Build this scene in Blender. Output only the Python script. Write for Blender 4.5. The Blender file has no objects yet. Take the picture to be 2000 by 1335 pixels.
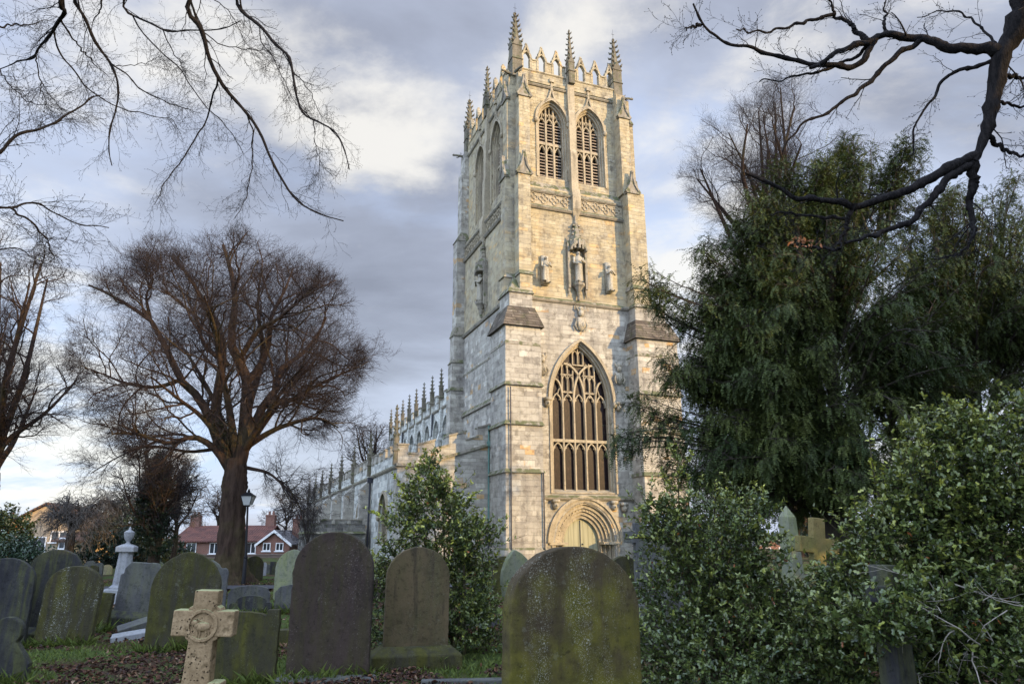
import bpy, bmesh, math
import numpy as np
from mathutils import Matrix, Vector

RNG = np.random.default_rng(7)
PI = math.pi
D = bpy.data
SC = bpy.context.scene
COL = SC.collection

# ------------------------------------------------------------------ camera maths
FPX, HOR, CX0, CY0, EYE = 1370.0, 377.0, 1000.0, 667.5, 1.55
PITCH = math.atan2(HOR, FPX)
ROLL = math.radians(0.4)


def ray(x, y):
    a, b = (x - CX0) / FPX, -(y - CY0) / FPX
    c, s = math.cos(ROLL), math.sin(ROLL)
    X, Y = c * a + s * b, -s * a + c * b
    return np.array([X, math.cos(PITCH) - Y * math.sin(PITCH), math.sin(PITCH) + Y * math.cos(PITCH)])


def at(x, y, depth):
    """World point seen at photo pixel (x, y), DEPTH metres ahead of the camera."""
    d = ray(x, y)
    return d * (depth / d[1]) + np.array([0, 0, EYE])


def ground(x, y, z=0.0):
    d = ray(x, y)
    return d * ((z - EYE) / d[2]) + np.array([0, 0, EYE])


# ------------------------------------------------------------------ objects
def tag(o, label=None, cat=None, group=None, kind=None):
    if label: o['label'] = label
    if cat: o['category'] = cat
    if group: o['group'] = group
    if kind: o['kind'] = kind
    return o


def empty(name, loc=(0, 0, 0), rz=0.0):
    o = D.objects.new(name, None)
    COL.objects.link(o)
    o.location = loc
    o.rotation_euler = (0, 0, rz)
    o.empty_display_size = 0.2
    return o


def link(name, me, parent=None):
    o = D.objects.new(name, me)
    COL.objects.link(o)
    if parent is not None: o.parent = parent
    return o


def kids(o):
    return [c for c in D.objects if c.parent is o]


def copy_tree(o, parent=None, children=None):
    c = o.copy()
    COL.objects.link(c)
    c.parent = parent
    for ch in (children if children is not None else kids(o)):
        d = ch.copy()
        COL.objects.link(d)
        d.parent = c
    return c


class MB:
    """Collects shapes; build() links them as one mesh object."""

    def __init__(self, T=None):
        self.v, self.f, self.m = [], [], []
        self.T = T or (lambda u, d, z: (u, d, z))

    def add(self, verts, faces, mat=0, raw=False):
        n = len(self.v)
        T = self.T
        self.v.extend([tuple(p) for p in verts] if raw else [T(*p) for p in verts])
        self.f.extend([tuple(i + n for i in f) for f in faces])
        self.m.extend([mat] * len(faces))

    def box(self, u0, u1, d0, d1, z0, z1, mat=0):
        vs = [(u, d, z) for z in (z0, z1) for d in (d0, d1) for u in (u0, u1)]
        self.add(vs, [(0, 1, 3, 2), (4, 6, 7, 5), (0, 4, 5, 1), (2, 3, 7, 6), (0, 2, 6, 4), (1, 5, 7, 3)], mat)

    def frustum(self, r0, z0, r1, z1, mat=0):
        vs = [(r0[0], r0[2], z0), (r0[1], r0[2], z0), (r0[1], r0[3], z0), (r0[0], r0[3], z0),
              (r1[0], r1[2], z1), (r1[1], r1[2], z1), (r1[1], r1[3], z1), (r1[0], r1[3], z1)]
        self.add(vs, [(3, 2, 1, 0), (4, 5, 6, 7), (0, 1, 5, 4), (1, 2, 6, 5), (2, 3, 7, 6), (3, 0, 4, 7)], mat)

    def prism(self, poly, d0, d1, mat=0):
        """poly in (u, z), extruded through d."""
        n = len(poly)
        vs = [(u, d0, z) for u, z in poly] + [(u, d1, z) for u, z in poly]
        fs = [tuple(range(n)), tuple(range(2 * n - 1, n - 1, -1))]
        fs += [(i, (i + 1) % n, n + (i + 1) % n, n + i) for i in range(n)]
        self.add(vs, fs, mat)

    def side(self, poly, u0, u1, mat=0):
        """poly in (d, z), extruded along u."""
        n = len(poly)
        vs = [(u0, d, z) for d, z in poly] + [(u1, d, z) for d, z in poly]
        fs = [tuple(range(n)), tuple(range(2 * n - 1, n - 1, -1))]
        fs += [(i, (i + 1) % n, n + (i + 1) % n, n + i) for i in range(n)]
        self.add(vs, fs, mat)

    def ribbon(self, A, B, d0, d1, mat=0, closed=False):
        """solid between two (u, z) paths of equal length, through d."""
        n = len(A)
        vs = [(u, d0, z) for u, z in A] + [(u, d0, z) for u, z in B] + [(u, d1, z) for u, z in A] + [(u, d1, z) for u, z in B]
        fs = []
        for i in range(n if closed else n - 1):
            j = (i + 1) % n
            fs += [(i, j, n + j, n + i), (2 * n + i, 3 * n + i, 3 * n + j, 2 * n + j),
                   (i, 2 * n + i, 2 * n + j, j), (n + i, n + j, 3 * n + j, 3 * n + i)]
        if not closed:
            fs += [(0, n, 3 * n, 2 * n), (n - 1, 3 * n - 1, 4 * n - 1, 2 * n - 1)]
        self.add(vs, fs, mat)

    def bar(self, pts, w, d0, d1, mat=0):
        """bar of width w following a (u, z) path, through d."""
        p = np.array(pts, float)
        t = np.gradient(p, axis=0)
        t /= np.linalg.norm(t, axis=1)[:, None] + 1e-9
        nrm = np.stack([-t[:, 1], t[:, 0]], 1) * (w / 2)
        self.ribbon([tuple(q) for q in p + nrm], [tuple(q) for q in p - nrm], d0, d1, mat)

    def lathe(self, prof, c=(0, 0), n=12, mat=0, sq=False):
        """prof: (r, z) pairs round the vertical axis at c=(u, d)."""
        vs, fs = [], []
        k = 4 if sq else n
        for r, z in prof:
            for i in range(k):
                a = 2 * PI * (i + (.5 if sq or k == 8 else 0)) / k
                rr = r * (math.sqrt(2) if sq else 1)
                vs.append((c[0] + rr * math.cos(a), c[1] + rr * math.sin(a), z))
        for j in range(len(prof) - 1):
            for i in range(k):
                fs.append((j * k + i, j * k + (i + 1) % k, (j + 1) * k + (i + 1) % k, (j + 1) * k + i))
        fs.append(tuple(range(k - 1, -1, -1)))
        fs.append(tuple((len(prof) - 1) * k + i for i in range(k)))
        self.add(vs, fs, mat)

    def tube(self, pts, r, n=6, mat=0):
        p = np.array(pts, float)
        r = np.broadcast_to(np.array(r, float), (len(p),))
        v, f = tube_arrays(p[None], r[None], n)
        self.add([tuple(q) for q in v], [tuple(q) for q in f], mat)

    def ball(self, c, r, n=8, m=6, mat=0):
        prof = [(max(1e-3, math.sin(PI * j / m)), -math.cos(PI * j / m)) for j in range(m + 1)]
        r = (r, r, r) if np.isscalar(r) else r
        vs, fs = [], []
        for rr, z in prof:
            for i in range(n):
                a = 2 * PI * i / n
                vs.append((c[0] + r[0] * rr * math.cos(a), c[1] + r[1] * rr * math.sin(a), c[2] + r[2] * z))
        for j in range(m):
            for i in range(n):
                fs.append((j * n + i, j * n + (i + 1) % n, (j + 1) * n + (i + 1) % n, (j + 1) * n + i))
        self.add(vs, fs, mat)

    def mesh(self, name, mats, smooth=False):
        me = D.meshes.new(name)
        me.from_pydata(self.v, [], self.f)
        for m in (mats if isinstance(mats, (list, tuple)) else [mats]): me.materials.append(m)
        if any(self.m): me.polygons.foreach_set('material_index', self.m)
        bm = bmesh.new()
        bm.from_mesh(me)
        bmesh.ops.recalc_face_normals(bm, faces=bm.faces[:])
        bm.to_mesh(me)
        bm.free()
        if smooth: me.polygons.foreach_set('use_smooth', [True] * len(me.polygons))
        me.update()
        return me

    def build(self, name, mats, parent=None, smooth=False, bevel=0, loc=None):
        o = link(name, self.mesh(name, mats, smooth), parent)
        if bevel:
            b = o.modifiers.new('edge', 'BEVEL')
            b.width = bevel; b.segments = 2; b.limit_method = 'ANGLE'; b.angle_limit = math.radians(40)
        if loc is not None: o.location = loc
        return o


def tube_arrays(P, R, n=4):
    """P (B, k, 3) polylines, R (B, k) radii -> verts, quad faces."""
    P = np.asarray(P, float); R = np.asarray(R, float)
    B, k, _ = P.shape
    t = np.gradient(P, axis=1)
    t /= np.linalg.norm(t, axis=2, keepdims=True) + 1e-9
    ref = np.where(np.abs(t[..., 2:3]) > .92, np.array([1., 0, 0]), np.array([0, 0, 1.]))
    ref = np.broadcast_to(ref[:, k // 2:k // 2 + 1], t.shape)
    a = np.cross(t, ref); a /= np.linalg.norm(a, axis=2, keepdims=True) + 1e-9
    b = np.cross(t, a)
    ang = 2 * PI * np.arange(n) / n
    V = P[:, :, None] + R[:, :, None, None] * (a[:, :, None] * np.cos(ang)[:, None] + b[:, :, None] * np.sin(ang)[:, None])
    idx = np.arange(B * k * n).reshape(B, k, n)
    nx = np.roll(idx, -1, 2)
    F = np.stack([idx[:, :-1], nx[:, :-1], nx[:, 1:], idx[:, 1:]], -1).reshape(-1, 4)
    return V.reshape(-1, 3), F


def np_mesh(name, V, F, mat, colors=None, smooth=False):
    """mesh from arrays; F (M, k) one polygon size; colors (M, 3) one colour per face."""
    V = np.ascontiguousarray(V, np.float32); F = np.ascontiguousarray(F, np.int32)
    M, k = F.shape
    me = D.meshes.new(name)
    me.vertices.add(len(V)); me.vertices.foreach_set('co', V.ravel())
    me.loops.add(M * k); me.loops.foreach_set('vertex_index', F.ravel())
    me.polygons.add(M)
    me.polygons.foreach_set('loop_start', np.arange(M, dtype=np.int32) * k)
    me.polygons.foreach_set('loop_total', np.full(M, k, np.int32))
    if smooth: me.polygons.foreach_set('use_smooth', np.ones(M, bool))
    me.update(calc_edges=True)
    if colors is not None:
        ca = me.color_attributes.new('tint', 'FLOAT_COLOR', 'CORNER')
        c = np.ones((M, k, 4), np.float32); c[:, :, :3] = np.asarray(colors)[:, None, :]
        ca.data.foreach_set('color', c.ravel())
    me.materials.append(mat)
    return me


# ------------------------------------------------------------------ materials
class Nodes:
    def __init__(self, name, world=False):
        if world:
            self.t = world.node_tree
        else:
            self.mat = D.materials.new(name); self.mat.use_nodes = True
            self.t = self.mat.node_tree
        self.t.nodes.clear()

    def n(self, kind, _in=None, **kw):
        nd = self.t.nodes.new(kind)
        for k, v in kw.items(): setattr(nd, k, v)
        for k, v in (_in or {}).items(): self.set(nd, k, v)
        return nd

    def set(self, nd, k, v):
        s = nd.inputs[k]
        if hasattr(v, 'is_output'): self.t.links.new(v, s)
        elif hasattr(v, 'outputs'): self.t.links.new(v.outputs[0], s)
        else:
            if s.type == 'RGBA' and len(v) == 3: v = (*v, 1)
            s.default_value = v

    def math(self, op, a, b=0.0, c=None, clamp=False):
        d = {0: a, 1: b}
        if c is not None: d[2] = c
        return self.n('ShaderNodeMath', d, operation=op, use_clamp=clamp).outputs[0]

    def mix(self, f, a, b, mode='MIX'):
        nd = self.n('ShaderNodeMix', data_type='RGBA', blend_type=mode)
        for s, v in ((0, f), (6, a), (7, b)): self.set(nd, s, v)
        return nd.outputs[2]

    def ramp(self, f, stops, interp='LINEAR'):
        nd = self.n('ShaderNodeValToRGB', {0: f})
        r = nd.color_ramp; r.interpolation = interp
        while len(r.elements) < len(stops): r.elements.new(.5)
        for e, (p, c) in zip(r.elements, stops):
            e.position = p; e.color = (*c, 1) if len(c) == 3 else c
        return nd.outputs[0]

    def step(self, f, lo, hi):
        nd = self.n('ShaderNodeMapRange', {0: f, 1: lo, 2: hi, 3: 0.0, 4: 1.0}, interpolation_type='SMOOTHSTEP')
        return nd.outputs[0]

    def noise(self, vec, scale, detail=4, rough=.55, dist=0.0):
        return self.n('ShaderNodeTexNoise', {'Vector': vec, 'Scale': scale, 'Detail': float(detail), 'Roughness': rough, 'Distortion': dist}).outputs['Fac']

    def scaled(self, vec, s, off=None):
        d = {0: vec, 1: tuple(s)}
        o = self.n('ShaderNodeVectorMath', d, operation='MULTIPLY').outputs[0]
        if off is not None: o = self.n('ShaderNodeVectorMath', {0: o, 1: off}, operation='ADD').outputs[0]
        return o

    def coord(self, which='Object'):
        return self.n('ShaderNodeTexCoord').outputs[which]

    def bsdf(self, color, rough=.85, spec=.3, bump=None, bdist=.02, bstr=1.0, trans=None, normal2=None):
        p = self.n('ShaderNodeBsdfPrincipled', {'Base Color': color, 'Roughness': rough, 'Specular IOR Level': spec})
        if bump is not None:
            b = self.n('ShaderNodeBump', {'Height': bump, 'Distance': bdist, 'Strength': bstr})
            self.set(p, 'Normal', b)
        sh = p.outputs[0]
        if trans is not None:
            tr = self.n('ShaderNodeBsdfTranslucent', {'Color': color})
            sh = self.n('ShaderNodeMixShader', {0: trans, 1: sh, 2: tr}).outputs[0]
        self.n('ShaderNodeOutputMaterial', {'Surface': sh})
        return self.mat


def ashlar(name, bw, bh, pal, mortar=(.30, .27, .22), stain=.5, dark=(.16, .15, .135), moss=.0, warm=0.0, msize=.009, seed=0.0, off=.5, bstr=1.0):
    """coursed stone; u = x + y so that both faces of a squared block take the courses."""
    N = Nodes(name)
    oc = N.n('ShaderNodeTexCoord').outputs['Object']
    sx = N.n('ShaderNodeSeparateXYZ', {0: oc})
    u = N.math('ADD', sx.outputs[0], sx.outputs[1]); z = sx.outputs[2]
    # uneven course heights and a slight waver in the joints
    zz = N.math('ADD', z, N.math('MULTIPLY', N.math('SINE', N.math('MULTIPLY', z, 2.3 / (bh * 4))), bh * .35))
    wob = N.noise(oc, 3.0, 2)
    zz = N.math('ADD', zz, N.math('MULTIPLY', N.math('SUBTRACT', wob, .5), .05))
    uu = N.math('ADD', u, N.math('MULTIPLY', N.math('SUBTRACT', N.noise(oc, 1.1, 2), .5), .3))
    uv = N.n('ShaderNodeCombineXYZ', {0: uu, 1: N.math('ADD', zz, seed)}).outputs[0]
    bk = N.n('ShaderNodeTexBrick', {'Vector': uv, 'Color1': (0, 0, 0), 'Color2': (1, 1, 1), 'Mortar': (.5, .5, .5), 'Scale': 1.0,
                                    'Mortar Size': msize, 'Mortar Smooth': .3, 'Bias': 0.0, 'Brick Width': bw, 'Row Height': bh})
    bk.offset = off; bk.squash = 1.35; bk.squash_frequency = 3
    t = N.n('ShaderNodeRGBToBW', {0: bk.outputs['Color']}).outputs[0]
    t = N.math('ADD', t, N.math('MULTIPLY', N.math('SUBTRACT', N.noise(oc, .45, 4), .5), .9), clamp=True)
    col = N.ramp(t, pal)
    # grain
    g = N.noise(oc, 14.0, 5, .65)
    col = N.mix(N.math('MULTIPLY', N.step(g, .35, .8), .35), col, N.scaled(col, (.60, .58, .55)))
    # weather: vertical streaks and grey crust in clouds
    st = N.noise(N.scaled(oc, (1.6, 1.6, .16)), 1.0, 6, .6)
    cl = N.noise(oc, .55, 7, .62)
    sm = N.math('MULTIPLY', N.step(N.math('ADD', N.math('MULTIPLY', st, .5), N.math('MULTIPLY', cl, .5)), .45, .63), stain, clamp=True)
    col = N.mix(sm, col, dark)
    pt = N.noise(oc, 2.2, 8, .72)
    col = N.mix(N.math('MULTIPLY', N.step(pt, .49, .62), min(1.0, stain * 1.15)), col, N.scaled(col, (.46, .44, .42)))
    pw = N.noise(N.scaled(oc, (1.2, 1.2, 2.2), (5.0, 9.0, 2.0)), 1.0, 7, .7)
    col = N.mix(N.math('MULTIPLY', N.step(pw, .54, .66), .35), col, (.50, .48, .40))
    sl = N.noise(N.scaled(oc, (5.0, 5.0, .35)), 1.0, 5, .65)
    col = N.mix(N.math('MULTIPLY', N.step(sl, .52, .70), stain * .8), col, N.scaled(col, (.55, .56, .58)))
    if warm:
        col = N.mix(N.math('MULTIPLY', N.step(N.noise(oc, .8, 3), .5, .72), warm), col, (.46, .31, .12))
    if moss:
        mm = N.math('MULTIPLY', N.step(N.noise(oc, 2.5, 5), .5, .68), moss)
        col = N.mix(mm, col, (.055, .065, .018))
    mf = bk.outputs['Fac']
    col = N.mix(N.math('MULTIPLY', mf, .6), col, mortar)
    hgt = N.math('ADD', N.math('MULTIPLY', mf, -.6), N.math('ADD', N.math('MULTIPLY', g, .5), N.math('MULTIPLY', t, .35)))
    return N.bsdf(col, .92, .15, hgt, .03, bstr)


def carved(name, col1, col2, dark, moss=0.0, mscale=3.0):
    """plain dressed or carved stone without joints."""
    N = Nodes(name)
    oc = N.coord('Object')
    geo = N.n('ShaderNodeNewGeometry').outputs['Position']
    a = N.noise(geo, 1.3, 5); b = N.noise(geo, 11.0, 5, .65)
    col = N.mix(N.step(a, .35, .65), col1, col2)
    col = N.mix(N.math('MULTIPLY', N.step(b, .48, .72), .6), col, dark)
    st = N.noise(N.scaled(geo, (3, 3, .4)), 1.0, 5)
    col = N.mix(N.math('MULTIPLY', N.step(st, .5, .72), .6), col, dark)
    if moss:
        nz = N.n('ShaderNodeSeparateXYZ', {0: N.n('ShaderNodeNewGeometry').outputs['Normal']}).outputs[2]
        m = N.math('MULTIPLY', N.step(N.math('ADD', N.noise(geo, mscale, 5), N.math('MULTIPLY', nz, .25)), .5, .68), moss)
        col = N.mix(m, col, (.06, .075, .02))
    return N.bsdf(col, .92, .15, b, .03, .8)


def headstone(name, base, base2, moss=(.075, .085, .015), mamt=.7, streak=.5, lichen=0.0, mgrad=.0, pale=(.42, .43, .38), dark=(.02, .02, .018), dstr=.5, mshift=0.0):
    """weathered slab: algae in vertical runs, lichen spots. Object coordinates (each stone has its own origin)."""
    N = Nodes(name)
    oc = N.coord('Object')
    rnd = N.n('ShaderNodeObjectInfo').outputs['Random']
    off = N.n('ShaderNodeCombineXYZ', {0: N.math('MULTIPLY', rnd, 37.0), 1: N.math('MULTIPLY', rnd, 11.0), 2: N.math('MULTIPLY', rnd, 23.0)}).outputs[0]
    p = N.n('ShaderNodeVectorMath', {0: oc, 1: off}, operation='ADD').outputs[0]
    z = N.n('ShaderNodeSeparateXYZ', {0: oc}).outputs[2]
    big = N.noise(p, 2.2, 6, .6)
    run = N.noise(N.scaled(p, (8, 8, 1.1)), 1.0, 7, .68, .6)
    fine = N.noise(p, 45.0, 6, .7)
    col = N.mix(N.step(big, .35, .65), base, base2)
    col = N.mix(N.math('MULTIPLY', N.step(fine, .45, .75), .45), col, N.scaled(col, (.45, .45, .45)))
    m = N.math('ADD', N.math('MULTIPLY', big, 1 - streak), N.math('MULTIPLY', run, streak))
    m = N.math('ADD', m, N.math('ADD', N.math('MULTIPLY', z, mgrad), mshift))
    m = N.math('MULTIPLY', N.step(m, .40, .62), mamt)
    mcol = N.mix(N.step(N.noise(p, 7.0, 5), .3, .7), moss, (moss[0] * 1.7, moss[1] * 1.65, moss[2] * 1.5))
    col = N.mix(m, col, mcol)
    dk = N.noise(N.scaled(p, (5, 5, .9)), 1.3, 7, .65, .5)
    col = N.mix(N.math('MULTIPLY', N.step(dk, .5, .72), dstr), col, dark)
    mot = N.noise(p, 16.0, 6, .7)
    col = N.mix(N.math('MULTIPLY', N.step(mot, .50, .68), .55), col, N.scaled(col, (.38, .38, .36)))
    if lichen:
        area = N.step(N.math('ADD', N.math('MULTIPLY', N.noise(N.scaled(p, (4.5, 4.5, .9)), 1.0, 5, .6), .8), N.math('MULTIPLY', big, .2)), .45, .60)
        for sc, cut, r0, r1 in ((34.0, .55, .10, .30), (75.0, .50, .12, .32), (140.0, .5, .15, .35)):
            vo = N.n('ShaderNodeTexVoronoi', {'Vector': p, 'Scale': sc, 'Randomness': 1.0})
            d = N.math('ADD', vo.outputs['Distance'], N.math('MULTIPLY', N.math('SUBTRACT', N.noise(p, sc * 3.0, 4, .7), .5), .5))
            rv = N.n('ShaderNodeRGBToBW', {0: vo.outputs['Color']}).outputs[0]
            has = N.math('GREATER_THAN', N.math('ADD', rv, N.math('MULTIPLY', area, .35)), .42 + cut * .55)
            spot = N.math('MULTIPLY', N.math('SUBTRACT', 1.0, N.step(d, r0, r1)), has)
            f = N.math('MULTIPLY', N.math('MULTIPLY', spot, N.math('ADD', N.math('MULTIPLY', area, .9), .05)), lichen)
            col = N.mix(f, col, pale)
    cr = N.noise(p, 9.0, 9, .72)
    ca = N.step(N.noise(p, 1.7, 3), .42, .6)
    col = N.mix(N.math('MULTIPLY', N.math('MULTIPLY', N.step(cr, .605, .635), ca), .26), col, (.17, .172, .13))
    cr2 = N.noise(N.scaled(p, (1, 1, 1), (4.0, 2.0, 7.0)), 13.0, 9, .7)
    col = N.mix(N.math('MULTIPLY', N.step(cr2, .61, .64), .6), col, N.scaled(col, (.35, .35, .33)))
    hgt = N.math('ADD', N.math('ADD', N.math('MULTIPLY', fine, .5), N.math('MULTIPLY', run, .6)), N.math('MULTIPLY', cr, .6))
    return N.bsdf(col, .88, .2, hgt, .012, .9)


def bark(name, c1, c2, green=0.0, scale=1.0):
    N = Nodes(name)
    geo = N.n('ShaderNodeNewGeometry').outputs['Position']
    a = N.noise(N.scaled(geo, (9 * scale, 9 * scale, 1.6 * scale)), 1.0, 6, .65)
    b = N.noise(geo, .9, 4)
    col = N.mix(N.step(a, .35, .65), c1, c2)
    if green: col = N.mix(N.math('MULTIPLY', N.step(b, .48, .62), green), col, (.10, .095, .03))
    return N.bsdf(col, .95, .1, a, .05, 1.0)


def leafmat(name, rough=.35, spec=.5, trans=.15):
    N = Nodes(name)
    a = N.n('ShaderNodeVertexColor', layer_name='tint').outputs[0]
    return N.bsdf(a, rough, spec, trans=trans)


def plain(name, col, rough=.6, spec=.3, var=.25, scale=6.0, metal=0.0):
    N = Nodes(name)
    geo = N.n('ShaderNodeNewGeometry').outputs['Position']
    a = N.noise(geo, scale, 5)
    c = N.mix(N.math('MULTIPLY', N.step(a, .3, .75), var), col, tuple(x * .5 for x in col))
    m = N.bsdf(c, rough, spec, a, .01, .3)
    return m

# ------------------------------------------------------------------ stone palettes
PAL_LOW = [(0.0, (.29, .27, .225)), (.25, (.345, .325, .27)), (.5, (.375, .355, .295)), (.8, (.41, .39, .325)), (.965, (.54, .515, .43)), (1.0, (.47, .32, .16))]
PAL_UP = [(0.0, (.35, .30, .19)), (.3, (.38, .33, .212)), (.6, (.405, .355, .232)), (.93, (.44, .39, .262)), (1.0, (.50, .37, .19))]
PAL_NAVE = [(0.0, (.30, .31, .28)), (.4, (.52, .53, .47)), (.8, (.64, .65, .58)), (1.0, (.60, .60, .52))]
M_LOW = ashlar('ashlar_lower', .62, .31, PAL_LOW, stain=.55, moss=.06)
M_UP = ashlar('ashlar_upper', .60, .27, PAL_UP, stain=.50, warm=.25, seed=.13)
M_BELF = ashlar('ashlar_belfry', .55, .25, PAL_UP, stain=.62, warm=.15, seed=.4)
M_AISLE = ashlar('ashlar_aisle', .52, .26, PAL_LOW, stain=.35, seed=.7)
M_NAVE = ashlar('ashlar_nave', .55, .28, PAL_NAVE, stain=.45, seed=.2, moss=.12)
M_PORCH = ashlar('ashlar_porch', .5, .25, [(0, (.10, .10, .09)), (.5, (.17, .165, .15)), (1, (.25, .24, .21))], stain=.6, moss=.5)
M_STRING = carved('string_stone', (.30, .27, .21), (.22, .20, .16), (.07, .068, .055), moss=.75)
M_TRIM = carved('trim_stone', (.40, .345, .24), (.31, .27, .19), (.10, .09, .07))
M_PIN = carved('pinnacle_stone', (.19, .17, .125), (.13, .115, .085), (.045, .042, .033), moss=.5)
M_STATUE = carved('statue_stone', (.40, .365, .28), (.30, .275, .21), (.075, .07, .055))
M_TILE = ashlar('stone_slate', .75, .215, [(0, (.085, .07, .055)), (.5, (.125, .105, .08)), (1, (.17, .14, .105))], mortar=(.012, .011, .009), stain=.5, dark=(.06, .055, .045), moss=.35, msize=.022)
M_DARK = plain('belfry_shade', (.012, .011, .010), .9)
M_LOUV = carved('louvre_slate', (.36, .30, .23), (.27, .22, .17), (.10, .085, .07))
M_LEAD = plain('rain_pipe_iron', (.035, .037, .045), .6)
M_COPPER = plain('copper_pipe', (.13, .24, .20), .7, var=.5)
M_ROOF = plain('lead_roof', (.16, .165, .17), .6)


def glass_mat():
    N = Nodes('old_glass')
    oc = N.coord('Object')
    sx = N.n('ShaderNodeSeparateXYZ', {0: oc})
    u = N.math('ADD', sx.outputs[0], sx.outputs[1])
    uv = N.n('ShaderNodeCombineXYZ', {0: u, 1: sx.outputs[2]}).outputs[0]
    bk = N.n('ShaderNodeTexBrick', {'Vector': uv, 'Color1': (.009, .005, .006), 'Color2': (.022, .012, .011), 'Mortar': (.008, .007, .008), 'Scale': 1.0,
                                    'Mortar Size': .008, 'Brick Width': .10, 'Row Height': .13})
    col = N.mix(N.math('MULTIPLY', N.step(N.noise(oc, 3.0, 5), .55, .75), .4), bk.outputs['Color'], (.07, .042, .03))
    return N.bsdf(col, .38, .12, N.noise(oc, 9.0, 2), .006, .6)


M_GLASS = glass_mat()


def door_mat():
    N = Nodes('door_paint')
    oc = N.coord('Object')
    x = N.n('ShaderNodeSeparateXYZ', {0: oc}).outputs[0]
    g = N.math('ABSOLUTE', N.math('SUBTRACT', N.math('FRACT', N.math('MULTIPLY', x, 3.1)), .5))
    gap = N.step(g, .47, .495)
    a = N.noise(N.scaled(oc, (7, 7, .6)), 1.0, 5)
    col = N.mix(N.step(a, .35, .7), (.25, .25, .16), (.33, .325, .22))
    col = N.mix(N.math('MULTIPLY', gap, .9), col, (.05, .05, .035))
    return N.bsdf(col, .6, .3, N.math('MULTIPLY', gap, -1.0), .02, 1.0)


M_DOOR = door_mat()

# ------------------------------------------------------------------ the church: local x along the west front, y along the nave, z up
YAW = math.radians(21.0)
ORG = (-0.412, 40.0, 0.0)
church = empty('parish_church', ORG, YAW)
tag(church, 'pale limestone parish church with tall pinnacled west tower and embattled aisle', 'church')
AX, AY = 5.67, 7.525                     # tower centre lines
WN, WS, WW, WE = 1.2, 10.14, 1.45, 13.6  # faces of the tower walls


def FW(w): return lambda u, d, z: (u, w - d, z)          # west face: u = x, outward d
def FE(w): return lambda u, d, z: (u, w + d, z)
def FN(x): return lambda u, d, z: (x - d, u, z)          # north face: u = y
def FS(x): return lambda u, d, z: (x + d, u, z)


def arch(uc, hw, zs, za, t=0.0, zb=None, n=12):
    """pointed arch path, left foot to right foot; t widens it concentrically."""
    h = za - zs
    R = (hw * hw + h * h) / (2 * hw)
    c = hw - R                                   # centre of the right-hand arc, relative to uc
    Rt = R + t
    a1 = math.acos(max(-1, min(1, -c / Rt)))
    right = [(uc + c + Rt * math.cos(a), zs + Rt * math.sin(a)) for a in np.linspace(0, a1, n)]
    right[-1] = (uc, zs + Rt * math.sin(a1))
    left = [(2 * uc - u, z) for u, z in right]
    p = left[:-1] + right[::-1]
    if zb is not None:
        p = [(uc - hw - t, zb)] + p + [(uc + hw + t, zb)]
    return p


def arched_wall(mb, u0, u1, z0, z1, ops, d0, d1, mat=0):
    """wall between depths with pointed openings (uc, hw, zb, zs, za)."""
    ops = sorted(ops)
    cur = u0
    for uc, hw, zb, zs, za in ops:
        mb.box(cur, uc - hw, d0, d1, z0, z1, mat)
        if zb > z0: mb.box(uc - hw, uc + hw, d0, d1, z0, zb, mat)
        A = arch(uc, hw, zs, za, n=14)
        mb.ribbon(A, [(u, z1) for u, z in A], d0, d1, mat)
        cur = uc + hw
    mb.box(cur, u1, d0, d1, z0, z1, mat)


def string(mb, u0, u1, z, pr=.12, h=.2, d=0.0, mat=0):
    """projecting moulded course with a sloped top."""
    mb.side([(d - .05, z - h), (d + pr * .55, z - h), (d + pr, z - h * .55), (d + pr, z - h * .35), (d + .01, z + h * .35), (d - .05, z + h * .35)], u0, u1, mat)


CORNERS = {'NW': (1, 1), 'SW': (-1, 1), 'NE': (1, -1), 'SE': (-1, -1)}


def corner_T(key):
    sx, sy = CORNERS[key]
    return lambda x, y, z: (x if sx > 0 else 2 * AX - x, y if sy > 0 else 2 * AY - y, z)


# --- tower walls
DX = 5.60                               # door centre
mb = MB(FW(WW))
arched_wall(mb, WN, WS, 3.9, 16.05, [(AX, 2.14, 3.9, 9.6, 13.45)], -1.1, 0)
arched_wall(mb, WN, WS, 0, 3.9, [(DX, 1.98, 0, 1.10, 3.40)], -1.1, 0)
mb.T = FN(WN); mb.box(WW + 1.1, WE, -1.1, 0, 0, 16.05)
mb.T = FS(WS); mb.box(WW + 1.1, WE, -1.1, 0, 0, 16.05)
mb.T = FE(WE); mb.box(WN + 1.1, WS - 1.1, -1.1, -.001, 0, 16.05)
mb.build('tower_wall', M_LOW, church)
mb = MB(FW(1.5)); mb.box(WN + .03, WS - .03, -1.0, 0, 16.05, 24.0)
mb.T = FN(WN + .05); mb.box(2.5, WE - .04, -1.0, 0, 16.05, 24.0)
mb.T = FS(WS - .05); mb.box(2.5, WE - .04, -1.0, 0, 16.05, 24.0)
mb.T = FE(WE - .05); mb.box(2.2, WS - 1.05, -1.0, 0, 16.05, 24.0)
mb.build('tower_wall', M_UP, church)
BW, BN, BS, BE = 1.8, 1.55, 9.79, 13.25
BEL = [(AX - 1.45, 1.10, 24.95, 29.35, 30.98), (AX + 1.45, 1.10, 24.95, 29.35, 30.98)]
BELN = [(AY - 1.85, 1.12, 24.95, 29.35, 31.1), (AY + 1.85, 1.12, 24.95, 29.35, 31.1)]
mb = MB(FW(BW)); arched_wall(mb, BN, BS, 24.0, 32.4, BEL, -.9, 0)
mb.T = FE(BE); arched_wall(mb, BN, BS, 24.0, 32.4, BEL, -.9, 0)
mb.T = FN(BN); arched_wall(mb, BW + .9, BE - .9, 24.0, 32.4, BELN, -.9, 0)
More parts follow.
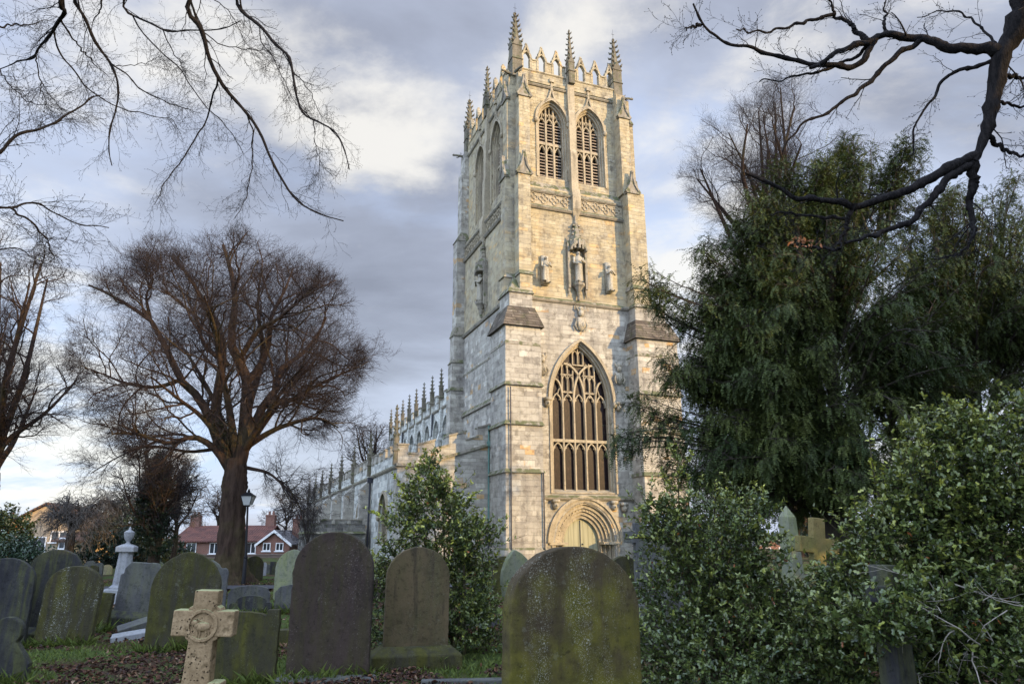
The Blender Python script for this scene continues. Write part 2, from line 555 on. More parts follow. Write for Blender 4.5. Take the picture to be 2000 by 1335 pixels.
mb.T = FS(BS); arched_wall(mb, BW + .9, BE - .9, 24.0, 32.4, BELN, -.9, 0)
mb.T = lambda u, d, z: (u, d, z)
mb.box(BN + .9, BS - .9, BW + .9, BE - .9, 32.2, 32.45)
mb.build('belfry_wall', M_BELF, church)

# --- strings, sloped offsets and the quatrefoil band round the tower
def course(T, u0, u1, z, pr, h):
    mb = MB(T); string(mb, u0, u1, z, pr, h); mb.build('string_course', M_STRING, church)


course(FW(WW), 2.3, 9.1, 3.76, .16, .22); course(FW(WW), WN, WS, 16.15, .16, .24)
course(FN(WN), 2.3, 12.6, 16.4, .16, .26); course(FN(WN), 2.7, 12.4, 13.2, .04, .12); course(FS(WS), 2.3, 12.6, 16.15, .16, .24)
mb = MB(FN(WN)); mb.side([(-.1, 10.0), (.16, 10.0), (.16, 10.1), (-.02, 10.42), (-.1, 10.42)], 2.7, 12.4); mb.build('mossy_ledge', M_STRING, church)
for T, u0, u1 in ((FW(1.5), WN, WS), (FN(WN + .05), WW, WE), (FS(WS - .05), WW, WE), (FE(WE - .05), WN, WS)):
    course(T, u0, u1, 22.62, .2, .26)
    course(T, u0, u1, 23.72, .16, .2)
    mb = MB(T); mb.side([(-.6, 23.7), (.02, 23.75), (.02, 23.85), (-.36, 24.6), (-.6, 24.6)], u0 + .2, u1 - .2); mb.build('sloped_sill', M_STRING, church)
for T, u0, u1 in ((FW(BW), BN, BS), (FN(BN), BW, BE), (FS(BS), BW, BE), (FE(BE), BN, BS)): course(T, u0, u1, 32.12, .16, .2)

mb = MB()


def quatrefoils(T, u0, u1, zc, size, gap):
    mb.T = T
    n = max(1, int((u1 - u0 - gap) / size))
    s = (u1 - u0 - gap) / n
    mb.box(u0, u1, -.03, .012, zc - .45, zc + .45)
    for i in range(n):
        uc = u0 + gap / 2 + s * (i + .5)
        for k in range(4):
            a = PI / 4 + k * PI / 2
            c = (uc + .2 * math.cos(a + PI / 4), zc + .2 * math.sin(a + PI / 4))
            ro, ri = .175, .125
            O = [(c[0] + ro * math.cos(t), c[1] + ro * math.sin(t)) for t in np.linspace(0, 2 * PI, 9)[:-1]]
            I = [(c[0] + ri * math.cos(t), c[1] + ri * math.sin(t)) for t in np.linspace(0, 2 * PI, 9)[:-1]]
            mb.ribbon(O, I, .012, .075, closed=True)


for T, u0, u1 in ((FW(1.5), 2.1, AX - .3), (FW(1.5), AX + .3, 9.25), (FN(WN + .05), 2.35, AY - .35), (FN(WN + .05), AY + .35, 12.7)):
    mb = MB(); quatrefoils(T, u0, u1, 23.14, .66, .1); mb.build('quatrefoil_frieze', M_TRIM, church)

# --- shafts between the belfry windows, down through the frieze
for T, uc in ((FW(BW), AX), (FN(BN), AY), (FS(BS), AY), (FE(BE), AX)):
    mb = MB(T)
    mb.side([(-.1, 24.2), (.42, 24.2), (.42, 27.0), (.34, 27.3), (.34, 30.2), (.26, 30.5), (.26, 33.2), (-.1, 33.2)], uc - .26, uc + .26)
    mb.side([(-.1, 22.55), (.55, 22.55), (.62, 22.7), (.62, 23.6), (.5, 24.2), (-.1, 24.2)], uc - .3, uc + .3)
    mb.frustum((uc - .3, uc + .3, 0, .55), 22.54, (uc - .1, uc + .1, .15, .3), 21.9)
    mb.build('pilaster', M_TRIM, church)

# --- corner buttresses


def corner(key, ext=0.0):
    T = corner_T(key)
    b = MB(T); drips = []; SLT = MB(T)

    def drip(r0, z0, r1, z1, name='drip_course'):
        q = MB(T); q.frustum(r0, z0, r1, z1); drips.append((name, q))

    X0, X1, Y0, Y1 = 0.0 - ext, 2.35, 0.0, 2.75
    tiers = [(0, .75, .12), (.75, 5.05, 0), (5.05, 7.78, -.03), (7.78, 10.1, -.05), (10.1, 12.55, -.03), (12.55, 13.68, -.06)]
    for z0, z1, g in tiers:
        b.box(X0 - g, X1 + g * .5, Y0 - g, Y1 + g * .5, z0, z1)
    for zc in (.75, 5.05, 7.78, 10.1):
        h = .16
        drip((X0 - .11, X1 + .07, Y0 - .11, Y1 + .07), zc - h / 2, (X0 + .02, X1 - .02, Y0 + .02, Y1 - .02), zc + h)
    drip((X0 - .0, X1 + .0, Y0 - .0, Y1 + .0), 12.5, (X0 + .05, X1 - .05, Y0 + .05, Y1 - .05), 12.72)
    # stepped slate hip
    n = 6
    for i in range(n):
        t0, t1 = i / n, (i + 1) / n
        f = lambda t, a, c: a + (c - a) * t
        r0 = (f(t0, X0 - .1, .42 - ext), f(t0, X1 + .1, 2.06), f(t0, Y0 - .1, .48), f(t0, Y1 + .08, 2.35))
        r1 = (f(t1, X0 - .1, .42 - ext), f(t1, X1 + .1, 2.06), f(t1, Y0 - .1, .48), f(t1, Y1 + .08, 2.35))
        zz0, zz1 = 13.68 + 1.35 * t0, 13.68 + 1.35 * t1
        SLT.frustum((r0[0] - .06, r0[1] + .06, r0[2] - .06, r0[3] + .06), zz0 - .02, (r0[0] * .45 + r1[0] * .55 - .03, r0[1] * .45 + r1[1] * .55 + .03, r0[2] * .45 + r1[2] * .55 - .03, r0[3] * .45 + r1[3] * .55 + .03), zz1 - .02 + .001 * i)
    b.box(.5 - ext, 2.02, .55, 2.3, 15.0, 16.0)
    drip((.38 - ext, 2.12, .43, 2.42), 15.96, (.52 - ext, 2.0, .57, 2.28), 16.3)
    # angle buttresses above
    b0 = b; b = MB(T)
    for zb, zt, pr in ((16.2, 17.3, .98), (17.3, 24.35, .86), (24.35, 30.4, .55), (30.4, 32.4, .30)):
        bx = 1.2 if zb < 24 else (1.42 if zb < 30 else 1.5)
        wb = .84 if zb < 24 else (.78 if zb < 30 else .72)
        b.box(bx - (ext * .6 if zb < 24 else 0), bx + wb, WW + .05 - pr, WW + .6, zb, zt)                  # towards the west (or east)
        b.box(WN + .02 - pr * .72 - (ext * .2), WN + .7, WW + .0 + (bx - 1.2), WW + (bx - 1.2) + wb, zb, zt - .001)     # towards the north (or south)
    # small weathering in the re-entrant angle above the lowest hip
    drip((.62, 1.3, .62, 1.55), 16.3, (1.16, 1.24, 1.42, 1.5), 17.5)
    for zc, pr, bx, wb in ((17.35, .98, 1.2, .84),):
        drip((bx - .08, bx + wb + .08, WW + .05 - pr - .1, WW + .3), zc - .12, (bx + .01, bx + wb - .01, WW + .19 - pr, WW + .3), zc + .22)
        drip((WN + .02 - pr * .72 - .1, WN + .3, WW - .08, WW + wb + .08), zc - .12, (WN + .16 - pr * .72, WN + .3, WW + .01, WW + wb - .01), zc + .22)
    # gabled offsets with a finial
    for zc, pr, nxt, bx, wb in ((24.35, .86, .55, 1.2, .84), (30.4, .55, .30, 1.42, .78)):
        d0, d1 = WW + .05 - pr, WW + .05 - nxt
        o = bx - 1.2
        def gable(tr):
            g = MB(lambda u, d, z: T(*tr(u, d, z)))
            hw = wb / 2
            c = bx + hw
            g.prism([(c - hw - .06, zc), (c + hw + .06, zc), (c + .05, zc + 1.35), (c - .05, zc + 1.35)], -.04, d1 - d0 + .02)
            g.bar([(c - hw - .14, zc - .05), (c - hw * .45, zc + .55), (c, zc + 1.5)], .13, -.12, .16)
            g.bar([(c + hw + .14, zc - .05), (c + hw * .45, zc + .55), (c, zc + 1.5)], .13, -.12, .16)
            g.box(c - .09, c + .09, -.1, .1, zc + 1.4, zc + 1.62)
            g.box(c - hw - .1, c + hw + .1, -.1, d1 - d0, zc - .12, zc + .02)
            return g
        for tr in (lambda u, d, z: (u, d0 + d, z), lambda u, d, z: (WN + .02 - pr * .72 + d, u + (WW - 1.2), z)):
            g = gable(tr)
            drips.append(('gablet', g))
    b.build('upper_buttress', M_UP, church)
    o = b0.build('buttress', M_LOW, church)
    for nm, q in drips: q.build(nm, M_STRING, o)
    SLT.build('slate_offset', M_TILE, o)
    return o


def east_corner(key):
    T = corner_T(key)
    b = MB(T); drips = []
    st = [(0, 8.7, .12, 2.75), (8.7, 12.15, .2, 2.75), (12.15, 14.3, .3, 2.7), (14.3, 16.45, .42, 2.68), (16.45, 24.35, .58, 2.66), (24.35, 30.4, .95, 2.5), (30.4, 32.4, 1.2, 2.45)]
    for i, (zb, zt, x, y) in enumerate(st):
        b.box(x, 2.0, y - 1.05 + .001 * i, y, zb, zt)
        b.box(1.3 + .001 * i, 2.2, WW - (.9 if zb < 24 else .5), 2.4, zb, zt - .002)
        if 0 < i < 6:
            q = MB(T); drips.append(q); q.frustum((st[i - 1][2] - .08, 1.5, st[i - 1][3] - 1.1, st[i - 1][3] + .08), zb - .12, (x + .02, 1.5, y - 1.03, y - .02), zb + .22 + (.5 if i in (4, 5) else 0))
    o = b.build('buttress', M_LOW, church)
    for q in drips: q.build('drip_course', M_STRING, o)


for key, ext in (('NW', 0), ('SW', .75)):
    corner(key, ext)
east_corner('NE'); east_corner('SE')

# --- gargoyles at the parapet corners
def gargoyle_mesh():
    g = MB()
    g.tube([(0, .3, 0), (0, -.1, .03), (0, -.55, .10), (0, -.85, .06), (0, -1.02, -.02)], [.16, .17, .13, .12, .05], 8)
    g.ball((0, -.92, .08), (.13, .17, .13))
    for s in (-1, 1):
        g.tube([(s * .12, -.1, .06), (s * .2, -.3, -.14), (s * .17, -.55, -.12)], [.07, .06, .04], 6)
        g.tube([(s * .07, -.9, .16), (s * .12, -.86, .3)], [.04, .01], 5)
        g.tube([(s * .1, .1, .12), (s * .32, .0, .3), (s * .34, .25, .2)], [.03, .05, .01], 5)
    return g.mesh('gargoyle', M_PIN, True)


gm = gargoyle_mesh()
for x, y, rz in ((1.35, 1.15, 20), (1.0, 1.6, -75), (9.95, 1.4, 80), (1.0, 13.3, -100)):
    o = link('gargoyle', gm, church); o.location = (x, y, 32.3); o.rotation_euler = (0, 0, math.radians(rz)); o.scale = (.62, .62, .62)

# --- big west window
def tracery_window(face, uc, hw, zb, zs, za, lights, back, mats, name='window', transom=None, orders=2, heads=True, hood=True, plane=None, panel=None, sill=True, wbar=.095):
    """moulded arch, mullions, cusped heads; returns the part; glazing/louvres are its children."""
    m = MB(face)
    step = .11
    for k in range(orders):                                     # stepped jambs going inwards
        t0 = .0 - k * step
        m.ribbon(arch(uc, hw, zs, za, t0 + .02, zb), arch(uc, hw, zs, za, t0 - step, zb), -.10 - k * .14, -.52)
    if hood:
        m.ribbon(arch(uc, hw, zs, za, .2), arch(uc, hw, zs, za, .02), -.03, .14)
        m.ribbon(arch(uc, hw, zs, za, .13, zb), arch(uc, hw, zs, za, .02, zb), -.03, .07)
        for s in (-1, 1): m.ball((uc + s * (hw + .12), .12, zs - .12), (.16, .14, .2))
    ihw = hw - step * orders
    R = ((hw ** 2 + (za - zs) ** 2) / (2 * hw))
    iza = zs + math.sqrt(max(.01, (R - step * orders) ** 2 - (R - hw) ** 2))
    lw = 2 * ihw / lights
    d0, d1 = -.62, -.40
    def top(u):                                                 # soffit height at u
        x = abs(u - uc)
        c = hw - R
        return zs + math.sqrt(max(0, (R - step * orders) ** 2 - (x - c) ** 2))
    for i in range(1, lights):
        u = uc - ihw + lw * i
        m.box(u - wbar / 2, u + wbar / 2, d0, d1 + .05, zb, min(zs, top(u)))
    if sill: m.side([(-.7, zb - .02), (-.02, zb - .02), (-.02, zb + .05), (-.62, zb + .28), (-.7, zb + .28)], uc - hw, uc + hw)
    def head(u0, u1, z, h, w=.075):
        c, r = (u0 + u1) / 2, (u1 - u0) / 2
        P = arch(c, r, z, z + h, n=6)
        m.bar(P, w, d0 + .03, d1)
        for s in (-1, 1):                                        # cusps
            m.prism([(c + s * r * .92, z + h * .35), (c + s * r * .42, z + h * .48), (c + s * r * .72, z + h * .72)], d0 + .06, d1 - .04)
    if transom:
        for tz in transom:
            m.box(uc - ihw, uc + ihw, d0, d1 + .04, tz - .09, tz + .09)
            for i in range(lights):
                u = uc - ihw + lw * i
                head(u + .04, u + lw - .04, tz - .75, .62)
    if heads:
        for i in range(lights):
            u = uc - ihw + lw * i
            head(u + .03, u + lw - .03, zs - (.25 if lights > 3 else .1), .75 if lights > 3 else .55)
    return m, ihw, iza, lw, top, d0, d1, head


face = FW(WW)
m, ihw, iza, lw, top, d0, d1, head = tracery_window(face, AX, 2.14, 3.95, 9.6, 13.45, 5, None, None, transom=[7.15], orders=2)
z0 = 9.6
L = [AX - ihw + lw * i for i in range(6)]
W = .12


def arcbar(u0, zs0, u1, z1, bulge, w=W):
    """curved rib from (u0, zs0) to (u1, z1), leaving vertically."""
    n = 10
    P = []
    for t in np.linspace(0, 1, n):
        P.append((u0 + (u1 - u0) * (1 - math.cos(t * PI / 2)) ** bulge, zs0 + (z1 - zs0) * math.sin(t * PI / 2) ** .92))
    m.bar(P, w, d0, d1 + .05)


arcbar(L[2], z0, AX + 1.02, 12.05, 1.0); arcbar(L[3], z0, AX - 1.02, 12.05, 1.0)
arcbar(L[1], z0, AX - ihw * .86, 11.0, 1.0, .10); arcbar(L[4], z0, AX + ihw * .86, 11.0, 1.0, .10)
for s in (-1, 1):
    c = AX + s * lw
    for k in (-.5, 0, .5):
        u = c + k * lw
        zt = top(u) - .02
        if k == 0 or s * k < 0: zt = min(zt, 12.15 - (.5 if s * k < 0 else 0))
        m.box(u - .032, u + .032, d0 + .03, d1, z0 + .3, zt)
    m.box(c - lw * .5, c + lw * .5, d0 + .02, d1, 10.16, 10.24)
    for j in range(7): m.box(c - lw * .5 + lw * (j + .25) / 7, c - lw * .5 + lw * (j + .65) / 7, d0 + .04, d1 - .02, 10.24, 10.31)
    m.box(c - lw * .62, c + lw * .5, d0 + .02, d1, 11.30, 11.38)
    for k in (-1, 0):
        head(c + k * lw * .5 + .02, c + (k + 1) * lw * .5 - .02, 10.95, .33, .05)
        if s * (k + .5) < .6: head(c + k * lw * .5 + .02, c + (k + 1) * lw * .5 - .02, 11.75, .33, .05)
    head(AX + s * lw * 1.5 + (0 if s > 0 else -lw * .42), AX + s * lw * 1.5 + (lw * .42 if s > 0 else 0), 9.95, .5, .05)
for k in (-.5, 0, .5):
    u = AX + k * lw * .98
    m.box(u - .032, u + .032, d0 + .03, d1, 12.0 if k else 12.1, top(u) - .02)
m.box(AX - lw * .5, AX + lw * .5, d0 + .02, d1, 11.97, 12.05)
for k in (-1, 0): head(AX + k * lw * .5 + .02, AX + (k + 1) * lw * .5 - .02, 12.65, .3, .05)
ww = m.build('west_window', M_TRIM, church)
g = MB(face); g.prism(arch(AX, ihw + .12, 9.6, iza + .1, 0, 3.95), -.60, -.57); g.build('leaded_glass', M_GLASS, ww)

# --- west doorway: five moulded orders on shafts
m = MB(face)
HW, ZS, ZA = 1.18, 1.10, 2.52
m.ribbon(arch(DX, HW, ZS, ZA, 1.30), arch(DX, HW, ZS, ZA, 1.12), -.05, .13)
for k, (t1, t0, dd) in enumerate(((1.12, .92, .04), (.96, .78, -.06), (.76, .58, -.18), (.60, .40, -.30), (.38, .20, -.42), (.22, .0, -.54))):
    m.ribbon(arch(DX, HW, ZS, ZA, t1), arch(DX, HW, ZS, ZA, t0), dd, -.85)
    if k in (1, 3):
        for u, z in arch(DX, HW, ZS, ZA, (t0 + t1) / 2, n=13)[1:-1:1]: m.ball((u, dd, z), (.055, .05, .055), 6, 4)
for s in (-1, 1):
    m.box(DX + s * HW if s > 0 else DX - HW - 1.2, DX + HW + 1.2 if s > 0 else DX - HW, -.85, .10, ZS - .12, ZS + .02)
    for k in range(5):
        u = DX + s * (HW + .12 + .22 * k); d = -.52 + .13 * k
        mb2 = [(.085, 0), (.085, .2), (.06, .26), (.06, ZS - .3), (.09, ZS - .14), (.1, ZS - .1)]
        m.lathe(mb2, (u, d), 8)
        m.box(u - .115, u + .115, -.85, d - .05, 0, ZS - .1)
dw = m.build('west_doorway', M_TRIM, church)
g = MB(face); g.prism(arch(DX, HW + .02, ZS, ZA + .02, 0, 0), -.8, -.72); dr = g.build('door', M_DOOR, dw)
g = MB(face); g.box(DX - .02, DX + .02, -.72, -.68, 0, 2.4); g.ball((DX + .14, -.68, 1.0), .05); g.build('door_strap', M_LEAD, dr)

# --- belfry windows with louvres
def belfry(face, uc, hw, zb, zs, za):
    m, ihw, iza, lw, top, d0, d1, head = tracery_window(face, uc, hw, zb, zs, za, 3, None, None, transom=[27.75], orders=2, wbar=.13)
    # ogee finial above the hood
    m.bar([(uc - hw * .55, za - .28), (uc - .22, za + .18), (uc, za + .95)], .12, -.03, .14)
    m.bar([(uc + hw * .55, za - .28), (uc + .22, za + .18), (uc, za + .95)], .12, -.03, .14)
    m.frustum((uc - .09, uc + .09, -.02, .16), za + .75, (uc - .06, uc + .06, 0, .13), za + 1.5)
    m.box(uc - .17, uc + .17, -.02, .22, za + 1.45, za + 1.72)
    for i in range(6):
        u = uc - ihw + lw * .5 * i
        if 0 < i: m.box(u - .028, u + .028, d0 + .04, d1, zs + .3, max(zs + .35, top(u) - .02))
    for i in range(1, 3):
        u = uc - ihw + lw * i
        m.box(u - .055, u + .055, d0, d1 + .03, zs - .1, top(u) - .02)
    for i in range(5): head(uc - ihw + lw * .5 * (i + .5), uc - ihw + lw * .5 * (i + 1.5), zs + .55, .35, .05)
    w = m.build('belfry_window', M_TRIM, church)
    z = zb + .35
    tiers = (MB(face), MB(face))
    while z < zs - .05:
        for i in range(3):
            a = uc - ihw + lw * i + .07; b = a + lw - .14
            lv = tiers[z > 27.4]
            if not (27.0 < z < 27.7): lv.side([(-.62, z + .12), (-.62, z + .16), (-.41, z + .05), (-.41, z - .02)], a, b)
        z += .235
    for lv in tiers: lv.build('louvres', M_LOUV, w)
    g = MB(face); g.prism(arch(uc, ihw + .1, zs, iza + .1, 0, zb), -.86, -.8); g.build('shade_panel', M_DARK, w)  # near-black panel stands in for the shade inside the belfry


for a in BEL: belfry(FW(BW), *a)
for a in BELN: belfry(FN(BN), *a)

# --- openwork parapet
def parapet(face, u0, u1, mid, d0=-.32, d1=0.0):
    m = MB(face)
    zb, zo, zc, zt = 32.2, 33.15, 33.95, 35.0
    m.box(u0, u1, d0, d1, zb, zo)
    string(m, u0, u1, zo - .02, .07, .12)
    spans = [(u0, mid - .28), (mid + .28, u1)]
    for a, b in spans:
        n = 3; s = (b - a) / n
        cs = [a + s * (i + .5) for i in range(n)]
        if a == u0: cs = [c - .12 for c in cs]
        else: cs = [c + .12 for c in cs]
        hw = .40
        prev = a
        for c in cs:
            if c - hw > prev:
                m.box(prev, c - hw, d0 + .05, d1 - .03, zo, zc)
                m.box(prev, c - hw, d0 + .0, d1 + .04, zc, zc + .08)
            for sgn in (-1, 1): m.box(c + sgn * (hw - .08) - .08, c + sgn * (hw - .08) + .08, d0 + .02, d1, zo, 34.05)
            m.bar(arch(c, hw - .13, 34.0, 34.55, .06, n=6), .10, d0 + .04, d1 - .02)
            P = [(c - hw, 34.0), (c - .2, 34.5), (c, 35.15)]
            m.bar(P, .13, d0 + .02, d1); m.bar([(2 * c - u, z) for u, z in P], .13, d0 + .02, d1)
            m.box(c - .06, c + .06, d0 + .1, d1 - .08, 35.0, 35.3)
            for sgn in (-1, 1):
                for t in (.25, .55, .82):
                    uu = c + sgn * hw * (1 - t) * 1.08; zz = 34.08 + t * .98
                    m.box(uu - .06, uu + .06, d0 + .06, d1 - .04, zz - .03, zz + .09)
            prev = c + hw
        if prev < b:
            m.box(prev, b, d0 + .05, d1 - .03, zo, zc)
            m.box(prev, b, d0, d1 + .04, zc, zc + .08)
    return m.build('parapet', [M_BELF], church)


parapet(FW(1.72), 1.9, 9.45, AX); parapet(FN(1.5), 2.2, 12.8, AY); parapet(FS(9.84), 2.2, 12.8, AY); parapet(FE(13.33), 1.9, 9.45, AX)


def pinnacle_mesh(hw, pier, spire, tiers=6, name='pinnacle', oct_=False):
    m = MB()
    m.box(-hw, hw, -hw, hw, 0, pier)
    if pier > 1:
        m.frustum((-hw - .06, hw + .06, -hw - .06, hw + .06), pier * .55, (-hw, hw, -hw, hw), pier * .55 + .14)
    c = hw * 1.12
    for T in (lambda u, d, z: (u, -d, z), lambda u, d, z: (d, u, z), lambda u, d, z: (u, d, z), lambda u, d, z: (-d, u, z)):
        m.T = T
        m.prism([(-c, pier - hw * .2), (c, pier - hw * .2), (0, pier + hw * 1.9)], hw * .35, hw * 1.12)
    m.T = lambda u, d, z: (u, d, z)
    b = hw * .95
    m.lathe([(b, pier), (hw * .14, pier + spire * .93), (hw * .30, pier + spire * .945), (hw * .26, pier + spire * .965), (hw * .1, pier + spire * .98), (hw * .16, pier + spire * .99), (.01, pier + spire)], n=8)
    for k in range(tiers):
        t = .12 + .76 * k / (tiers - 1)
        z = pier + spire * t
        r = b + (hw * .14 - b) * t / .93
        s = (hw + .05) * (.40 - .14 * t)
        for a in range(4):
            ang = PI / 4 + a * PI / 2
            e = (math.cos(ang), math.sin(ang))
            m.tube([(e[0] * r * .7, e[1] * r * .7, z - s * .5), (e[0] * (r + s * 1.3), e[1] * (r + s * 1.3), z), (e[0] * (r + s * 1.9), e[1] * (r + s * 1.9), z + s * 1.1)], [s * .6, s * .62, s * .15], 5)
    return m.mesh(name, M_PIN)


pm = pinnacle_mesh(.36, 2.6, 2.95)
pm2 = pinnacle_mesh(.24, 1.75, 2.9, name='mid_pinnacle')
for x, y in ((1.62, 2.0), (9.60, 2.0), (1.72, 13.1), (9.62, 13.1)):
    o = link('pinnacle', pm, church); o.location = (x, y, 32.3)
    b = MB(); b.tube([(0, 0, 5.45), (0, 0, 6.35)], [.015, .008], 4); b.box(-.12, .12, -.006, .006, 5.9, 5.925); b.build('finial_rod', M_LEAD, o)
for x, y in ((AX, 1.55), (1.42, AY), (9.92, AY), (AX, 13.45)):
    o = link('pinnacle', pm2, church); o.location = (x, y, 32.55)


# --- carved figures
def figure_mesh(h, arms, name='statue', turn=0.0):
    """robed standing figure, front towards -y, feet at z=0: one lofted body with arms."""
    prof = [(0, .15, .12), (.04, .16, .13), (.25, .14, .11), (.48, .135, .105), (.60, .13, .10), (.70, .15, .105), (.79, .165, .10), (.835, .12, .085), (.855, .055, .055),
            (.875, .055, .06), (.90, .068, .075), (.94, .075, .083), (.975, .06, .065), (1.0, .02, .02)]
    m = MB(); vs, fs = [], []
    n = 20
    for zf, rx, ry in prof:
        for i in range(n):
            a = 2 * PI * i / n
            fold = 1 + (.13 * math.cos(5 * a + zf * 6) if zf < .62 else .04 * math.cos(4 * a + zf * 9) if zf < .82 else 0)
            vs.append((rx * .84 * h * fold * math.cos(a), ry * h * fold * math.sin(a), zf * h))
    for j in range(len(prof) - 1):
        for i in range(n): fs.append((j * n + i, j * n + (i + 1) % n, (j + 1) * n + (i + 1) % n, (j + 1) * n + i))
    fs.append(tuple(range(n - 1, -1, -1))); fs.append(tuple((len(prof) - 1) * n + i for i in range(n)))
    m.add(vs, fs)
    m.tube([(0, -.07 * h, .925 * h), (0, -.095 * h, .905 * h)], [.012 * h, .014 * h], 5)
    for s, (el, ha) in zip((-1, 1), arms):
        m.tube([(s * .15 * h, 0, .79 * h), (s * el[0] * h, el[1] * h, el[2] * h), (s * ha[0] * h, ha[1] * h, ha[2] * h)], [.045 * h, .04 * h, .028 * h], 7)
        m.ball((s * ha[0] * h, ha[1] * h - .01, ha[2] * h), .032 * h, 6, 5)
    m.tube([(-.08 * h, -.09 * h, .015 * h), (-.09 * h, -.17 * h, .01 * h)], [.035 * h, .025 * h], 6)
    m.tube([(.08 * h, -.09 * h, .015 * h), (.09 * h, -.17 * h, .01 * h)], [.035 * h, .025 * h], 6)
    return m


pray = [((.17, -.10, .62), (.02, -.17, .72))] * 2
hold = [((.19, -.06, .60), (.10, -.18, .55)), ((.18, -.10, .62), (.03, -.18, .66))]
f = figure_mesh(2.0, hold)
f.tube([(-.26, -.3, .1), (-.27, -.34, 1.0)], [.16, .13], 8); f.ball((-.27, -.34, 1.1), .12, 8, 6)    # the small kneeling companion
f.box(-.3, .28, .14, .3, -.05, 2.12)
st = f.build('statue', M_STATUE, church, True, loc=(3.27, 1.2, 17.05)); st.scale = (.86, .9, .92); tag(st, 'statue of a standing figure with a smaller figure at its side')
f = figure_mesh(2.05, pray); f.box(-.27, .27, .14, .3, -.05, 2.3)
st = f.build('statue', M_STATUE, church, True, loc=(7.92, 1.2, 17.05)); st.scale = (.82, .9, .92); tag(st, 'statue of a robed figure with hands raised in prayer')
f = figure_mesh(2.3, hold)
st = f.build('statue', M_STATUE, church, True, loc=(5.58, 1.12, 17.35)); st.scale = (.88, .9, .95); tag(st, 'crowned statue under the carved canopy on the west front')


def niche(T, uc, zf, h):
    m = MB(T)
    m.lathe([(.06, zf - 1.2), (.12, zf - 1.1), (.08, zf - .95), (.16, zf - .7), (.12, zf - .62), (.30, zf - .3), (.42, zf - .18), (.44, zf - .02)], (uc, .25), 8)
    for s in (-1, 1):
        m.box(uc + s * .62 - .08, uc + s * .62 + .08, -.02, .3, zf - .35, zf + h + .25)
        m.frustum((uc + s * .62 - .08, uc + s * .62 + .08, .05, .21), zf - .35, (uc + s * .62 - .02, uc + s * .62 + .02, .1, .16), zf - .9)
        m.frustum((uc + s * .62 - .1, uc + s * .62 + .1, .0, .3), zf + h + .25, (uc + s * .62 - .02, uc + s * .62 + .02, .1, .16), zf + h + 1.0)
    m.bar(arch(uc, .56, zf + h - .05, zf + h + .45, n=6), .12, .0, .62)
    for k in range(5):
        a = PI * (k + .5) / 5
        m.box(uc + .5 * math.cos(a) - .07, uc + .5 * math.cos(a) + .07, .05, .2 + .5 * math.sin(a), zf + h + .1, zf + h + .75)
    m.lathe([(.58, zf + h + .4), (.60, zf + h + .62), (.36, zf + h + .95), (.24, zf + h + 1.6), (.16, zf + h + 1.9), (.22, zf + h + 2.0), (.07, zf + h + 2.15), (.05, zf + h + 2.9), (.13, zf + h + 3.0), (.05, zf + h + 3.1)], (uc, .12), 6)
    for z in (1.15, 1.5, 1.8):
        for s in (-1, 1): m.box(uc + s * (.34 - z * .08) - .07, uc + s * (.34 - z * .08) + .07, .1, .3, zf + h + z, zf + h + z + .12)
    return m.build('niche_canopy', M_STRING, church)


niche(FW(1.5), 5.58, 17.35, 2.25)
niche(FN(WN + .05), AY, 17.55, 2.2)
f = figure_mesh(2.1, pray)
st = f.build('statue', M_STATUE, church, True, loc=(.92, AY, 17.55)); st.rotation_euler = (0, 0, -PI / 2)


def shield_mesh():
    m = MB(lambda u, d, z: (u, -d, z))
    m.prism([(-.34, .35), (.34, .35), (.36, -.05), (.2, -.4), (0, -.58), (-.2, -.4), (-.36, -.05)], .05, .2)
    m.ball((0, .22, .62), (.2, .18, .22)); m.ball((0, .18, .95), (.17, .14, .16))
    for s in (-1, 1):
        m.tube([(s * .1, .15, .75), (s * .32, .2, .95), (s * .34, .1, 1.2)], [.08, .06, .03], 6)
        m.tube([(s * .34, .16, .1), (s * .44, .2, -.2), (s * .3, .2, -.5)], [.07, .08, .04], 6)
        m.ball((s * .17, .2, -.1), (.1, .05, .18), 6, 5)
    return m.mesh('carved_shield', M_STATUE, True)


sm = shield_mesh()
for x, z, k in ((5.71, 14.7, 1.0), (8.35, 11.3, .85), (2.95, 11.5, .85)):
    o = link('carved_shield', sm, church); o.location = (x, 1.45, z); o.scale = (k, k, k)
hm = MB(lambda u, d, z: (u, -d, z)); hm.ball((0, .1, .05), (.19, .19, .26)); hm.prism([(-.24, .2), (.24, .2), (.2, .38), (-.2, .38)], -.02, .28); hm.ball((0, .28, .02), (.05, .07, .07), 6, 4); hm = hm.mesh('corbel_head', M_STATUE, True)
for x, z in ((2.75, 3.15), (3.65, 3.2), (7.55, 3.15), (8.25, 3.05), (3.25, 9.3), (8.2, 9.3)):
    o = link('corbel_head', hm, church); o.location = (x, 1.43, z)

# --- aisle and nave
AN, AW0, AE = -5.55, 2.9, 57.0
PINY = [11.5, 19.0, 26.2, 33.6, 41.2, 48.0, 55.5]
mb = MB(FW(AW0))
slope = lambda x: 5.5 if x < -4.35 else 5.5 + (x + 4.35) / 4.5 * 1.42
mb.prism([(AN, 0), (.2, 0), (.2, slope(.2)), (-4.35, 5.5), (AN, 5.5)], -.9, 0)
